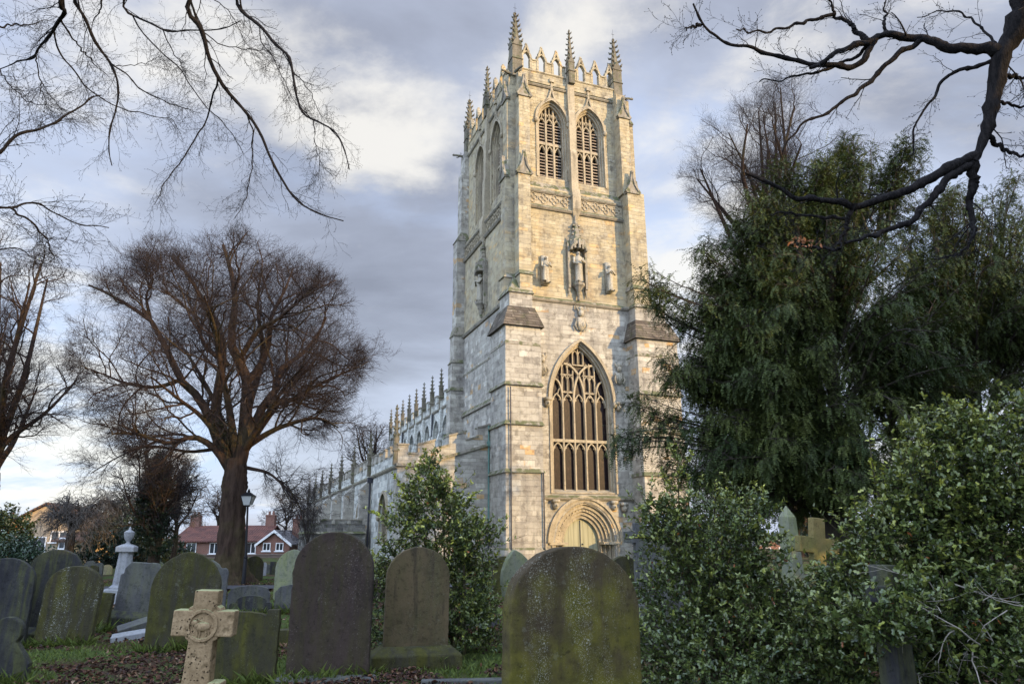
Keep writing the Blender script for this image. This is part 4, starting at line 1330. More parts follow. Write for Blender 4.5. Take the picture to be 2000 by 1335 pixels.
# urn on a column
d0_ = 19.0; bx = at(236, 1140, d0_); s = (at(336, 1100, d0_)[0] - at(236, 1100, d0_)[0]) / 100
zf = lambda y: at(236, y, d0_)[2]
o = empty('urn_column', (bx[0], d0_, 0), math.radians(14)); o.rotation_euler = (0, math.radians(1.5), math.radians(14))
tag(o, 'pale grey marble column carrying a covered urn, on stepped stones', 'monument')
m = MB(); m.lathe([(21 * s, zf(1150)), (21 * s, zf(1146)), (16 * s, zf(1141)), (15.5 * s, zf(1138)), (12.5 * s, zf(1078)), (15 * s, zf(1076)), (15 * s, zf(1073))], n=8); m.build('shaft', MS['marble'], o)
m = MB(); m.box(-16.5 * s, 16.5 * s, -16.5 * s, 16.5 * s, zf(1077), zf(1067)); m.frustum((-16.5 * s, 16.5 * s, -16.5 * s, 16.5 * s), zf(1067), (-7 * s, 7 * s, -7 * s, 7 * s), zf(1062)); m.build('capital', MS['marble'], o, bevel=.015)
m = MB(); m.lathe([(6 * s, zf(1065)), (6 * s, zf(1062)), (3 * s, zf(1059)), (3 * s, zf(1057)), (7 * s, zf(1052)), (9.5 * s, zf(1044)), (9.5 * s, zf(1040)), (10 * s, zf(1039)), (6 * s, zf(1036)), (3 * s, zf(1034.5)), (2 * s, zf(1033)), (2.5 * s, zf(1031)), (.5 * s, zf(1028))], n=16); m.build('urn', MS['marble'], o, smooth=True)
m = MB(); m.box(-.36, .36, -.36, .36, .12, zf(1149)); m.box(-.55, .55, -.5, .5, -.1, .2); m.build('steps', MS['marble'], o, bevel=.02)
# slabs and kerbs
def slab(label, px, py, sx_, sy_, sz, rot, mat, name='fallen_slab', z=.0):
    g = ground(px, py); m = MB(); m.box(-sx_ / 2, sx_ / 2, -sy_ / 2, sy_ / 2, -.08, sz)
    o = m.build(name, MS[mat], bevel=.012, loc=(g[0], g[1], z)); o.rotation_euler = [math.radians(a) for a in rot]
    tag(o, label, name.replace('_', ' ').replace('fallen ', ''))
    return o


slab('pale broken slab lying tilted in the leaves left of the pointed mossy stone, the upper one', 288, 1232, .95, .42, .05, (6, -16, 30), 'grey', z=.16)
slab('flat pale slab lying in the leaves left of the pointed mossy stone, the lower one', 272, 1246, .8, .36, .05, (4, -7, 24), 'marble', z=.06)
slab('low mossy kerb block on the grass left of the plum headstone', 552, 1256, .62, .22, .2, (0, 0, 6), 'moss', 'grave_kerb')
slab('pale stone kerb lying behind the mossy lichen flecked headstone', 205, 1212, 1.1, .14, .1, (0, 0, 20), 'marble', 'grave_kerb')
slab('long grey kerb along the bottom edge, left of the big lichened headstone', 940, 1334, 1.3, .12, .05, (0, 0, 4), 'grey', 'grave_kerb')
slab('pale kerbed grave surround behind the chamfered grey headstone', 195, 1172, 1.2, .9, .22, (0, 0, 12), 'marble', 'grave_surround')
slab('mossy kerb in the grass between the buff stone and the lichened one', 925, 1228, .9, .16, .16, (0, 0, 14), 'grey', 'grave_kerb')

# railings by the south side of the doorway
d0_ = 37.0; a = at(1238, 1085, d0_); o = empty('iron_railing', (a[0], d0_, 0), YAW); tag(o, 'black iron spear railing beside the church doorway', 'railing')
m = MB()
for i in range(8): m.tube([(i * .13, 0, -.1), (i * .13, 0, 1.25), (i * .13, 0, 1.32)], [.012, .012, .002], 5)
m.box(-.05, .95, -.012, .012, .95, .99); m.box(-.05, .95, -.012, .012, .15, .19); m.build('bars', M_LEAD, o)

# lamp post
g = ground(475, 1141); tp = at(486, 960, g[1])
o = empty('street_lamp', (g[0], g[1], 0)); tag(o, 'black lamp post with a pale lantern beside the lime trunk', 'street lamp')
M_BLACK = plain('black_paint', (.010, .010, .011), .6, .2)
N = Nodes('lantern_glass'); M_LANT = N.bsdf((.40, .41, .38), .3, .3)
lx = tp[0] - g[0]; H = tp[2] - .45
m = MB(); m.tube([(0, 0, -.1), (0, 0, .9), (.02 * lx, 0, .92), (lx * .95, 0, H)], [.07, .06, .04, .032], 10); m.lathe([(.06, 0.85), (.075, .88), (.06, .92)], n=10); m.build('pole', M_BLACK, o, smooth=True)
m = MB(); m.frustum((lx - .11, lx + .11, -.11, .11), H, (lx - .19, lx + .19, -.19, .19), H + .30); m.build('lantern', M_LANT, o)
m = MB(); m.frustum((lx - .22, lx + .22, -.22, .22), H + .301, (lx - .05, lx + .05, -.05, .05), H + .44); m.lathe([(.04, H + .44), (.05, H + .48), (.01, H + .56)], (lx, 0), 8); m.box(lx - .06, lx + .06, -.06, .06, H - .06, H)
for sx_ in (-1, 1):
    for sy_ in (-1, 1): m.tube([(lx + sx_ * .112, sy_ * .112, H), (lx + sx_ * .192, sy_ * .192, H + .3)], .012, 4)
m.build('lantern_frame', M_BLACK, o)

# ------------------------------------------------------------------ houses beyond the churchyard
def brickmat(name, c1, c2, mort):
    N = Nodes(name); oc = N.coord('Object'); sx = N.n('ShaderNodeSeparateXYZ', {0: oc})
    uv = N.n('ShaderNodeCombineXYZ', {0: N.math('ADD', sx.outputs[0], sx.outputs[1]), 1: sx.outputs[2]}).outputs[0]
    bk = N.n('ShaderNodeTexBrick', {'Vector': uv, 'Color1': c1, 'Color2': c2, 'Mortar': mort, 'Scale': 1.0, 'Mortar Size': .01, 'Brick Width': .225, 'Row Height': .075})
    col = N.mix(N.math('MULTIPLY', N.step(N.noise(oc, .7, 5), .4, .7), .35), bk.outputs['Color'], tuple(x * .55 for x in c1))
    return N.bsdf(col, .9, .1)


def tilemat(name, c1, c2):
    N = Nodes(name); oc = N.coord('Object'); sx = N.n('ShaderNodeSeparateXYZ', {0: oc})
    w = N.math('SINE', N.math('MULTIPLY', sx.outputs[0], 26.0)); r = N.math('FRACT', N.math('MULTIPLY', sx.outputs[2], 5.5))
    col = N.mix(N.step(N.noise(oc, 1.3, 6), .35, .65), c1, c2)
    col = N.mix(N.math('MULTIPLY', N.step(r, .25, .0), .5), col, tuple(x * .4 for x in c1))
    return N.bsdf(col, .85, .1, N.math('ADD', w, r), .05, .8)


M_BRICK = brickmat('red_brick', (.21, .085, .06), (.155, .065, .048), (.25, .2, .16)); M_PANT = tilemat('red_pantiles', (.155, .072, .055), (.10, .052, .044))
M_TANB = brickmat('tan_render', (.42, .33, .22), (.36, .28, .19), (.34, .28, .2)); M_BROWNT = tilemat('brown_tiles', (.16, .09, .06), (.10, .065, .05)); M_SLATET = tilemat('grey_tiles', (.17, .16, .16), (.11, .105, .11))
M_WHITE = plain('white_paint', (.72, .72, .70), .5, .4, .1); M_PANE = plain('window_pane', (.03, .035, .04), .12, .6, .1); M_OCHRE = brickmat('ochre_brick', (.42, .28, .13), (.36, .24, .12), (.34, .26, .16))


def house(label, loc, rz, w, dpt, eave, ridge, gable_front, wallm, roofm, wins, chims, name='house', barge=False):
    h = empty(name, loc, rz); tag(h, label, 'house')
    m = MB(); hw = w / 2
    m.box(-hw, hw, 0, dpt, -.3, eave)
    if gable_front: m.prism([(-hw, eave), (hw, eave), (0, ridge - .08)], .0, dpt)
    else:
        m.side([(0, eave), (dpt, eave), (dpt / 2, ridge - .08)], -hw, hw)
    m.build('wall', wallm, h)
    r = MB(); e = .3; t = .12
    if gable_front:
        k = (ridge - eave) / hw
        for s in (-1, 1): r.prism([(0, ridge), (s * (hw + e), eave - k * e), (s * (hw + e), eave - k * e + t), (0, ridge + t)], -.25, dpt + .25)
    else:
        k = (ridge - eave) / (dpt / 2)
        r.side([(-e, eave - k * e), (dpt / 2, ridge), (dpt / 2, ridge + t), (-e, eave - k * e + t)], -hw - .2, hw + .2); r.side([(dpt + e, eave - k * e), (dpt / 2, ridge), (dpt / 2, ridge + t), (dpt + e, eave - k * e + t)], -hw - .2, hw + .2)
    rf = r.build('roof', roofm, h)
    if barge:
        b = MB(); k = (ridge - eave) / hw
        for s in (-1, 1): b.prism([(0, ridge - .1), (s * (hw + e), eave - k * e - .12), (s * (hw + e), eave - k * e + t), (0, ridge + t + .02)], -.32, -.252)
        b.build('bargeboard', M_WHITE, h)
    for cx_, cy_ in chims:
        zc = ridge if gable_front or abs(cy_ - dpt / 2) < .6 else eave + .6
        b = MB(); b.box(cx_ - .45, cx_ + .45, cy_ - .3, cy_ + .3, zc - .8, zc + 1.15); b.box(cx_ - .5, cx_ + .5, cy_ - .35, cy_ + .35, zc + 1.0, zc + 1.1)
        for q in (-.2, .2): b.lathe([(.12, zc + 1.15), (.1, zc + 1.5)], (cx_ + q, cy_), 8)
        b.build('chimney', M_BRICK, rf)
    for wx, wz, ww, wh in wins:
        b = MB(); a = .07
        b.box(wx - ww / 2, wx + ww / 2, -.06, .02, wz, wz + a); b.box(wx - ww / 2, wx + ww / 2, -.06, .02, wz + wh - a, wz + wh)
        n = 2
        for i in range(n + 1): b.box(wx - ww / 2 + (ww - a) * i / n, wx - ww / 2 + (ww - a) * i / n + a, -.06, .02, wz + a, wz + wh - a)
        b.box(wx - ww / 2 - .1, wx + ww / 2 + .1, -.14, -.06, wz - .09, wz)
        f = b.build('window', M_WHITE, h)
        b = MB(); b.box(wx - ww / 2 + .03, wx + ww / 2 - .03, -.03, -.015, wz + .03, wz + wh - .03); b.build('pane', M_PANE, f)
    return h


def hx(px, dep): return at(px, 1050, dep)[0]


def hz(py, px, dep): return at(px, py, dep)[2]


dA = 70.0; xa, xb = hx(340, dA), hx(513, dA)
house('long red brick house with a red pantiled roof behind the lime tree', ((xa + xb) / 2, dA, 0), 0, xb - xa, 7.0, hz(1056, 430, dA), hz(1027, 430, dA), False, M_BRICK, M_PANT,
      [(hx(p, dA) - (xa + xb) / 2, hz(1081, 400, dA), 0.95, hz(1059, 400, dA) - hz(1081, 400, dA)) for p in (376, 421, 492)] , [(-(xb - xa) / 2 + .4, 3.5), ((xb - xa) / 2 - .5, 3.5)])
dB = 66.0; xa, xb = hx(506, dB), hx(568, dB)
house('red brick house with a white edged gable, right of the long brick house', ((xa + xb) / 2, dB, 0), math.radians(-6), xb - xa, 9.0, hz(1060, 540, dB), hz(1037, 540, dB), True, M_BRICK, M_SLATET,
      [(hx(p, dB) - (xa + xb) / 2, hz(1075, 540, dB), .72, .70) for p in (522, 548)], [(.9, 3.0)], barge=True)
dT = 48.0; xa, xb = hx(14, dT), hx(150, dT)
house('large tan house with a brown tiled gable roof at the far left', ((xa + xb) / 2, dT, 0), math.radians(14), xb - xa, 9, hz(1026, 60, dT), hz(984, 60, dT), True, M_TANB, M_BROWNT,
      [(-.2, hz(1075, 70, dT), 1.0, .9), (1.0, hz(1058, 70, dT), 1.0, .7)], [])
dO = 45.0; xa, xb = hx(112, dO), hx(172, dO)
house('low ochre brick outbuilding right of the tan house', ((xa + xb) / 2, dO, 0), 0, xb - xa, 5, hz(1056, 150, dO), hz(1040, 150, dO), False, M_OCHRE, M_BROWNT, [(-.4, .9, .8, .7)], [])
dR = 75.0; xa, xb = hx(1474, dR), hx(1545, dR)
house('small dark brick house with white gable edges glimpsed through the holly', ((xa + xb) / 2, dR, 0), math.radians(8), xb - xa, 8, hz(1066, 1508, dR), hz(1049, 1508, dR), True, M_BRICK, M_SLATET,
      [(hx(p, dR) - (xa + xb) / 2, hz(1082, 1508, dR), .9, .7) for p in (1494, 1528)], [], barge=True)
# boundary wall
m = MB(); m.box(hx(325, 58), hx(600, 58), 58, 58.3, -.2, hz(1084, 450, 58)); m.box(hx(325, 58) - .05, hx(600, 58) + .05, 57.95, 58.35, hz(1084, 450, 58), hz(1084, 450, 58) + .08)
tag(m.build('boundary_wall', brickmat('wall_brick', (.18, .13, .10), (.13, .10, .085), (.18, .15, .13))), 'low brown brick wall along the far side of the churchyard', 'wall')

# ------------------------------------------------------------------ trees
def nrm(v): return v / (np.linalg.norm(v, axis=-1, keepdims=True) + 1e-9)


def resample(P, n):
    P = np.asarray(P, float)
    # Catmull-Rom through the traced points
    Q = np.vstack([2 * P[0] - P[1], P, 2 * P[-1] - P[-2]])
    out = []
    for i in range(1, len(Q) - 2):
        t = np.linspace(0, 1, 9)[:-1, None]
        a, b, c, d = Q[i - 1], Q[i], Q[i + 1], Q[i + 2]
        out.append(.5 * (2 * b + (c - a) * t + (2 * a - 5 * b + 4 * c - d) * t ** 2 + (3 * b - a - 3 * c + d) * t ** 3))
    out.append(P[-1:])
    C = np.vstack(out)
    s = np.concatenate([[0], np.cumsum(np.linalg.norm(np.diff(C, axis=0), axis=1))])
    u = np.linspace(0, s[-1], n)
    return np.stack([np.interp(u, s, C[:, k]) for k in range(3)], 1)


def grow(P0, D0, L, R0, n, wander, trop, rng, r_end=.35):
    B = len(P0); P = np.zeros((B, n + 1, 3)); P[:, 0] = P0; d = nrm(D0)
    st = (L / n)[:, None]
    for k in range(n):
        d = nrm(d + rng.normal(0, wander, (B, 3)) + np.asarray(trop))
        P[:, k + 1] = P[:, k] + d * st
    R = R0[:, None] * np.linspace(1, r_end, n + 1)[None]
    return P, R


def spawn(P, R, per, lo, hi, rng, outward=None, ang=(.5, 1.0), out_w=.4, up=.15, rk=.6, planar=False):
    B, n1, _ = P.shape
    t = (lo + (hi - lo) * ((np.arange(per)[None] + rng.random((B, per))) / per)) * (n1 - 1)
    i = np.minimum(t.astype(int), n1 - 2); f = (t - i)[..., None]
    b = np.arange(B)[:, None]
    S = P[b, i] * (1 - f) + P[b, i + 1] * f
    T = nrm(P[b, i + 1] - P[b, i])
    Rr = R[b, i] * (1 - f[..., 0]) + R[b, i + 1] * f[..., 0]
    q = rng.normal(0, 1, S.shape); q = nrm(q - (q * T).sum(-1, keepdims=True) * T)
    a = rng.uniform(*ang, (B, per, 1))
    d = T * np.cos(a) + q * np.sin(a)
    if outward is not None: d = d + out_w * nrm(S - outward)
    d[..., 2] += up
    return S.reshape(-1, 3), nrm(d).reshape(-1, 3), (Rr * rk).reshape(-1)


def env_len(S, Dv, c, r):
    """distance from S along Dv to the ellipsoid (c, r)."""
    s = (S - c) / r; d = Dv / r
    A = (d * d).sum(1); Bq = (s * d).sum(1); Cq = (s * s).sum(1) - 1
    disc = Bq * Bq - A * Cq
    t = np.where(disc > 0, (-Bq + np.sqrt(np.maximum(disc, 0))) / A, 0)
    return np.maximum(t, 0)


def join_tubes(groups):
    V, F, off = [], [], 0
    for P, R, n in groups:
        v, f = tube_arrays(P, R, n); V.append(v); F.append(f + off); off += len(v)
    return np.vstack(V), np.vstack(F)


M_BARK = bark('lime_bark', (.030, .020, .015), (.060, .040, .028), .2)
M_TWIG = plain('twig_bark', (.036, .030, .029), .9, .1, .4, 2.0)
M_TWIGR = plain('reddish_twig', (.036, .028, .027), .9, .1, .4, 2.0)
M_BARKD = bark('dark_bark', (.040, .032, .028), (.065, .055, .045), .15)


def bare_crown(limbs, radii, env, per, lens, rng, trop=((0, 0, .02), (0, 0, .0), (0, 0, -.01), (0, 0, 0)), twig_r=.0036, out_w=.35, fat=True, lo=.22):
    """limbs (B, n, 3) -> tube groups: limb group and twig groups."""
    c, r = np.array(env[0], float), np.array(env[1], float)
    P, R = limbs, radii
    big = [(P, R, 8)]; fine = []
    for lv in range(len(per)):
        S, Dv, Rr = spawn(P, R, per[lv], lo if lv == 0 else .12, 1.0, rng, c - np.array([0, 0, r[2] * .5]), (.55, 1.25), out_w, .06 if lv < 2 else .0, .62)
        Rr = np.maximum(Rr, twig_r)
        if lv < 2: Rr = np.minimum(Rr, .042 if lv == 0 else max(.012, twig_r))
        else: Rr = np.minimum(Rr, max(.007, twig_r) if lv == 2 else twig_r)
        el = env_len(S, Dv, c, r)
        L = lens[lv] * rng.uniform(.55, 1.25, len(S)); L = np.where(el > 0, np.minimum(L, el * rng.uniform(.75, 1.02, len(S)) + .18), L * .6)
        keep = L > .16
        S, Dv, Rr, L = S[keep], Dv[keep], Rr[keep], L[keep]
        n = (8, 6, 4, 3)[lv]
        P, R = grow(S, Dv, L, Rr, n, (.22, .24, .22, .2)[lv], trop[lv], rng, .4)
        (big if lv == 0 else fine).append((P, R, 5 if lv == 0 else 3))
    return big, fine


def rough_trunk(P, R, rng, n=36, k=60):
    """trunk with buttress flutes, burrs and ridges."""
    P = resample(P, k); R = np.interp(np.linspace(0, 1, k), np.linspace(0, 1, len(R)), R)
    a = 2 * PI * np.arange(n) / n
    ph = rng.uniform(0, 6, 6); t = np.linspace(0, 1, k)[:, None]
    f = 1 + .10 * np.sin(3 * a + ph[0] + t * 2) * (1.3 - t) + .06 * np.sin(7 * a + ph[1] - t * 3) + .05 * np.sin(11 * a + ph[2] + 4 * np.sin(t * 9)) + .035 * np.sin(t * 34 + ph[3] + 3 * np.sin(a * 2)) + rng.normal(0, .025, (k, n))
    f = f * (1 + .22 * np.exp(-t * 16) * np.sin(5 * a + ph[4]))
    V = np.stack([P[:, None, 0] + R[:, None] * f * np.cos(a), P[:, None, 1] + R[:, None] * f * np.sin(a), np.broadcast_to(P[:, None, 2], (k, n))], -1)
    idx = np.arange(k * n).reshape(k, n); nx = np.roll(idx, -1, 1)
    return V.reshape(-1, 3), np.stack([idx[:-1], nx[:-1], nx[1:], idx[1:]], -1).reshape(-1, 4)


def bare_tree(name, label, base, limbs, radii, env, per, lens, seed, trunk=None, mats=(None, None), group=None, cat='tree', **kw):
    rng = np.random.default_rng(seed)
    root = empty(name, base)
    tag(root, label, cat, group)
    big, fine = bare_crown(np.asarray(limbs), np.asarray(radii), env, per, lens, rng, **kw)
    b = np.array(base)
    V, F = join_tubes(big)
    if trunk is not None:
        tv, tf = rough_trunk(trunk[0], trunk[1], rng); F = np.vstack([F, tf + len(V)]); V = np.vstack([V, tv])
    link('trunk', np_mesh('trunk', V - b, F, mats[0] or M_BARK, smooth=True), root)
    V, F = join_tubes(fine); link('crown', np_mesh('crown', V - b, F, mats[1] or M_TWIG), root)
    return root


def trace(pts, depth, n=14, jit=0.0, scale=1.0, off=(0, 0), rng=None, end=None):
    """photo polyline -> world polyline; depth drifts from DEPTH to DEPTH + end."""
    k = len(pts); e = end if end is not None else 0.0
    return resample([at(off[0] + p[0] * scale, off[1] + p[1] * scale, depth + e * (i / (k - 1)) ** 1.3) for i, p in enumerate(pts)], n)


# --- the large lime left of the church: limbs traced from the photograph
dL = ground(452, 1139)[1]
LP = [([(870, 960), (830, 880), (800, 760), (815, 640), (830, 520), (815, 420), (760, 330), (700, 220), (640, 160)], .25, .6), ([(880, 960), (905, 860), (915, 740), (920, 620), (890, 540), (860, 470), (875, 330), (865, 230), (830, 110)], .29, -.4),
      ([(830, 900), (790, 780), (740, 680), (670, 610), (640, 540), (590, 440), (550, 380), (480, 340), (420, 300), (330, 260)], .19, -1.2), ([(560, 390), (545, 300), (570, 240), (530, 170)], .07, -.6),
      ([(860, 960), (800, 870), (720, 825), (640, 850), (560, 830), (480, 810), (415, 815)], .15, -1.8), ([(680, 610), (580, 640), (470, 625), (380, 590), (300, 560)], .09, -1.5),
      ([(920, 850), (980, 710), (1030, 650), (1040, 580), (1120, 520), (1180, 450), (1215, 380)], .19, 1.0), ([(920, 860), (1000, 810), (1070, 780), (1180, 755), (1260, 790)], .13, -1.2),
      ([(1000, 700), (1080, 690), (1150, 650), (1250, 600), (1350, 560)], .11, .8), ([(920, 620), (970, 560), (1000, 480), (1010, 380), (1060, 280), (1090, 200)], .15, 1.8), ([(890, 540), (960, 430), (1030, 390), (1100, 330), (1180, 260)], .11, -1.5),
      ([(920, 940), (1000, 960), (1060, 1010), (1120, 1060)], .07, -1.5), ([(800, 870), (700, 880), (560, 860), (440, 900), (340, 960)], .07, .9), ([(880, 900), (850, 700), (820, 560), (800, 420), (760, 300)], .16, -3.6), ([(900, 880), (930, 700), (980, 520), (960, 360), (970, 220)], .17, 3.6),
      ([(850, 560), (760, 480), (730, 380), (660, 320), (600, 270)], .10, -1.0), ([(870, 900), (800, 700), (700, 520), (620, 420)], .12, 3.4), ([(900, 900), (1010, 740), (1120, 600), (1200, 540)], .12, 3.2), ([(890, 900), (980, 760), (1060, 640), (1130, 560)], .12, -3.4), ([(860, 900), (760, 760), (660, 680), (560, 600)], .12, -3.4)]
limbs = np.array([trace(p, dL, 14, scale=.5245, off=(0, 420), end=e) for p, r, e in LP])
rad = np.array([1.0 * r * np.linspace(1, .18, 14) for p, r, e in LP])
tr = trace([(452, 1150), (450, 1100), (452, 1040), (456, 980), (460, 930), (462, 895)], dL, 14)
trr = np.array([.86, .66, .54, .48, .45, .43, .42, .41, .41, .42, .42, .40, .36, .30])
c = at(442, 690, dL)
bare_tree('lime_tree', 'large bare lime tree with a wide domed crown, left of the church', tuple(ground(452, 1139)), limbs, rad, (c, (5.05, 5.0, 4.75)), (11, 9, 7, 4), (2.7, 1.4, .8, .40), 11, (tr, trr), (M_BARK, M_TWIGR))


def fan(base, fork, env, nl, rng, r0, n=12, spread=1.0, lean=(0, 0)):
    """limbs from the fork fanning to the crown surface."""
    c, r = np.array(env[0]), np.array(env[1]); L = []; R = []
    for i in range(nl):
        a = 2 * PI * (i + rng.random() * .6) / nl; el = rng.uniform(-.30, .75) if i % 2 else rng.uniform(.55, 1.5)
        d = np.array([math.cos(a) * math.cos(el) * spread, math.sin(a) * math.cos(el) * spread, math.sin(el)])
        tgt = c + r * d * rng.uniform(.72, .95)
        f = np.array(fork) + np.array([0, 0, rng.uniform(-.15, .25) * r[2]])
        mid = f * .5 + tgt * .5 + np.array([0, 0, rng.uniform(-.05, .12) * r[2]]) + rng.normal(0, .08, 3) * r
        q1 = f * .78 + mid * .22 + np.array([0, 0, .10 * r[2]])
        L.append(resample([f, q1, mid + rng.normal(0, .04, 3) * r, tgt], n)); R.append(r0 * rng.uniform(.55, 1.0) * np.linspace(1, .2, n))
    return np.array(L), np.array(R)


def fan_tree(name, label, base, fork_z, env, seed, r0, nl, per, lens, mats=(None, None), lean=(0, 0), **kw):
    rng = np.random.default_rng(seed)
    fork = (base[0] + lean[0], base[1] + lean[1], fork_z)
    limbs, R = fan(base, fork, env, nl, rng, r0 * .62)
    tr = resample([(base[0], base[1], -.2), (base[0] + lean[0] * .2, base[1] + lean[1] * .2, fork_z * .3), (base[0] + lean[0] * .6, base[1] + lean[1] * .6, fork_z * .7), (fork[0], fork[1], fork_z + .1 * env[1][2])], 10)
    return bare_tree(name, label, (base[0], base[1], 0), limbs, R, env, per, lens, seed + 1, (tr, r0 * np.array([1.7, 1.25, 1.05, 1.0, .97, .95, .93, .92, .85, .7])), mats, **kw)


# left edge tree
d_ = 29.0; c = at(-30, 700, d_)
fan_tree('lime_tree', 'bare reddish tree whose crown is cut by the left edge of the view', (at(-40, 1050, d_)[0], d_), 3.6, (c, (3.9, 3.8, 5.6)), 21, .4, 13, (9, 8, 6, 3), (2.4, 1.3, .7, .36), (M_BARK, M_TWIGR))
# bare tree behind the yew
d_ = 50.0; c = at(1530, 380, d_)
fan_tree('lime_tree', 'tall bare tree rising behind the dark yew at the right', (at(1560, 1050, d_)[0], d_), 19.0, (c, (8.2, 6.5, 10.0)), 31, .55, 18, (10, 9, 7, 3), (4.0, 2.2, 1.2, .6), (M_BARK, M_TWIG))
# small bare tree behind the aisle
d_ = 75.0; c = at(722, 880, d_)
fan_tree('bare_tree', 'small far bare tree behind the aisle parapet', (at(722, 1050, d_)[0], d_), 7.0, (c, (3.1, 3.0, 3.4)), 41, .3, 9, (7, 6, 4), (2.0, 1.1, .6), (M_BARK, M_TWIGR), twig_r=.012)
# bare shrub by the porch
d_ = 40.0; c = at(597, 1000, d_)
fan_tree('bare_shrub', 'tangled leafless shrub left of the low north porch', (at(600, 1090, d_)[0], d_), .6, (c, (.75, .9, 1.75)), 43, .06, 10, (7, 6, 5), (1.0, .6, .35), (M_BARKD, M_TWIG), cat='shrub')
# weeping tree
d_ = 33.0; c = at(168, 1022, d_)
fan_tree('weeping_tree', 'small grey weeping tree with a domed leafless crown at the left', (at(130, 1100, d_)[0], d_), 1.9, (c + np.array([0, 0, .35]), (1.55, 1.6, 1.2)), 51, .2, 11, (7, 6, 4), (1.4, 1.0, .9), (M_BARKD, plain('grey_twig', (.16, .14, .12), .9, .1, .4, 2.0)),
         trop=((0, 0, -.05), (0, 0, -.22), (0, 0, -.30), (0, 0, -.2)), twig_r=.010)
# bare tree beside the ivy clad one
d_ = 38.0; c = at(330, 985, d_)
fan_tree('bare_tree', 'thin bare tree between the ivy clad tree and the lime', (at(338, 1090, d_)[0], d_), 1.6, (c, (2.1, 1.9, 2.6)), 61, .14, 11, (8, 7, 5), (1.6, 1.0, .6), (M_BARK, plain('fawn_twig', (.15, .115, .085), .9, .1, .4, 2.0)), trop=((0, 0, .02), (0, 0, -.06), (0, 0, -.12), (0, 0, 0)), twig_r=.010)
# far woodland beyond the houses (each tree its own)
for i, (px, py, d_, rx, rz, sd) in enumerate(((430, 1005, 95, 4.5, 4.0, 71), (250, 985, 88, 4.0, 3.8, 74), (560, 1010, 98, 3.6, 3.6, 77), (640, 1000, 92, 3.4, 3.4, 80)  )):
    c = at(px, py, d_)
    lab = ('far bare tree behind the long brick house', 'far bare tree behind the ivy clad tree', 'far bare tree behind the gabled brick house', 'far bare tree left of the church aisle')[i]
    fan_tree('bare_tree', lab, (c[0], d_), 2.6, (c, (rx, rx, rz)), sd, .22, 9, (7, 6, 4), (2.0, 1.1, .6), (M_BARK, M_TWIG), twig_r=.016, group='far bare trees beyond the churchyard')

# --- overhanging branches, upper left: a tree just outside the frame
def overhang(name, label, base, trunk_pts, trunk_r, lines, depth, off, scale, seed, per, lens, rscale, mats, droop, jitter=1.2, inner=.002, extra=None):
    rng = np.random.default_rng(seed)
    root = empty(name, base); tag(root, label, 'tree')
    b = np.array(base)
    big, lvl0, thick, seen = [], [], [], []
    tr = resample(trunk_pts, 16); big.append((tr[None], np.linspace(*trunk_r, 16)[None], 14))
    for pts, r, dd, hub in lines:
        P = [at(off[0] + p[0] * scale, off[1] + p[1] * scale, depth + dd + jitter * math.sin(1.7 * dd + 2.0 * i / len(pts))) for i, p in enumerate(pts)]
        if hub is None and seen and 0 <= off[0] + pts[0][0] * scale:      # grow from the nearest branch already there
            S_ = np.vstack(seen); v = S_ - np.array([0, 0, EYE]); v = v / np.linalg.norm(v, axis=1, keepdims=True)
            u = P[0] - np.array([0, 0, EYE]); u = u / np.linalg.norm(u)
            dl = S_[np.argmax(v @ u)] - P[0]
            P = [q + dl * (1 - i / (len(P) - 1)) ** .7 for i, q in enumerate(P)]
        if hub is not None:
            h = np.array(hub); q = P[0]
            P = [h, h * .55 + q * .45 + np.array([0, 0, .5])] + P
        P = resample(P, 18)
        seen.append(resample(P, 90))
        kink = rng.normal(0, .012, P.shape); kink[0] = kink[-1] = 0
        P = P + kink
        k0 = 1.8 if hub is not None else 1.0
        rr = r * rscale * np.linspace(k0, .28, 18)
        if r * rscale > .012:                                    # knots and old twig scars
            P = resample(P, 54); rr = np.interp(np.linspace(0, 1, 54), np.linspace(0, 1, 18), rr)
            kn = rng.normal(0, 1, (54, 3)); P[1:-1] += kn[1:-1] * rr[1:-1, None] * .07
            rr = rr * (1 + rng.normal(0, .06, 54) + .28 * (rng.random(54) < .16))
            thick.append((P[None], rr[None], 10))
            P = P[::3]; rr = rr[::3]
            lvl0.append((P, rr * .5)); continue
        lvl0.append((P, rr))
    P = np.array([a for a, _ in lvl0]); R = np.array([a for _, a in lvl0])
    big += thick; big.append((P, R, 7))
    hubs = np.array([1.0 if l[3] is not None else 0.0 for l in lines])
    fine = []
    Q, QR = P, R
    for lv in range(len(per)):
        S, Dv, Rr = spawn(Q, QR, per[lv], .30 if lv == 0 else .1, 1.0, rng, None, (.4, .95), 0, 0, .5)
        Rr = np.clip(Rr, inner, (.010, .006, .004)[lv])
        L = lens[lv] * rng.uniform(.35, 1.3, len(S))
        Q, QR = grow(S, Dv, L, Rr, (6, 4, 3)[lv], (.17, .2, .2)[lv], droop, rng, .5)
        fine.append((Q, QR, 4 if lv == 0 else 3))
        if lv >= 1:                                             # winter buds at the tips
            tp = Q[:, -1]; dv = nrm(Q[:, -1] - Q[:, -2])
            bp = np.stack([tp, tp + dv * .006, tp + dv * .014], 1); fine.append((bp, np.tile([.002, .0042, .001], (len(bp), 1)), 4))
    V, F = join_tubes(big); link('trunk', np_mesh('trunk', V - b, F, mats[0], smooth=True), root)
    V, F = join_tubes(fine); link('twigs', np_mesh('twigs', V - b, F, mats[1]), root)
    return root


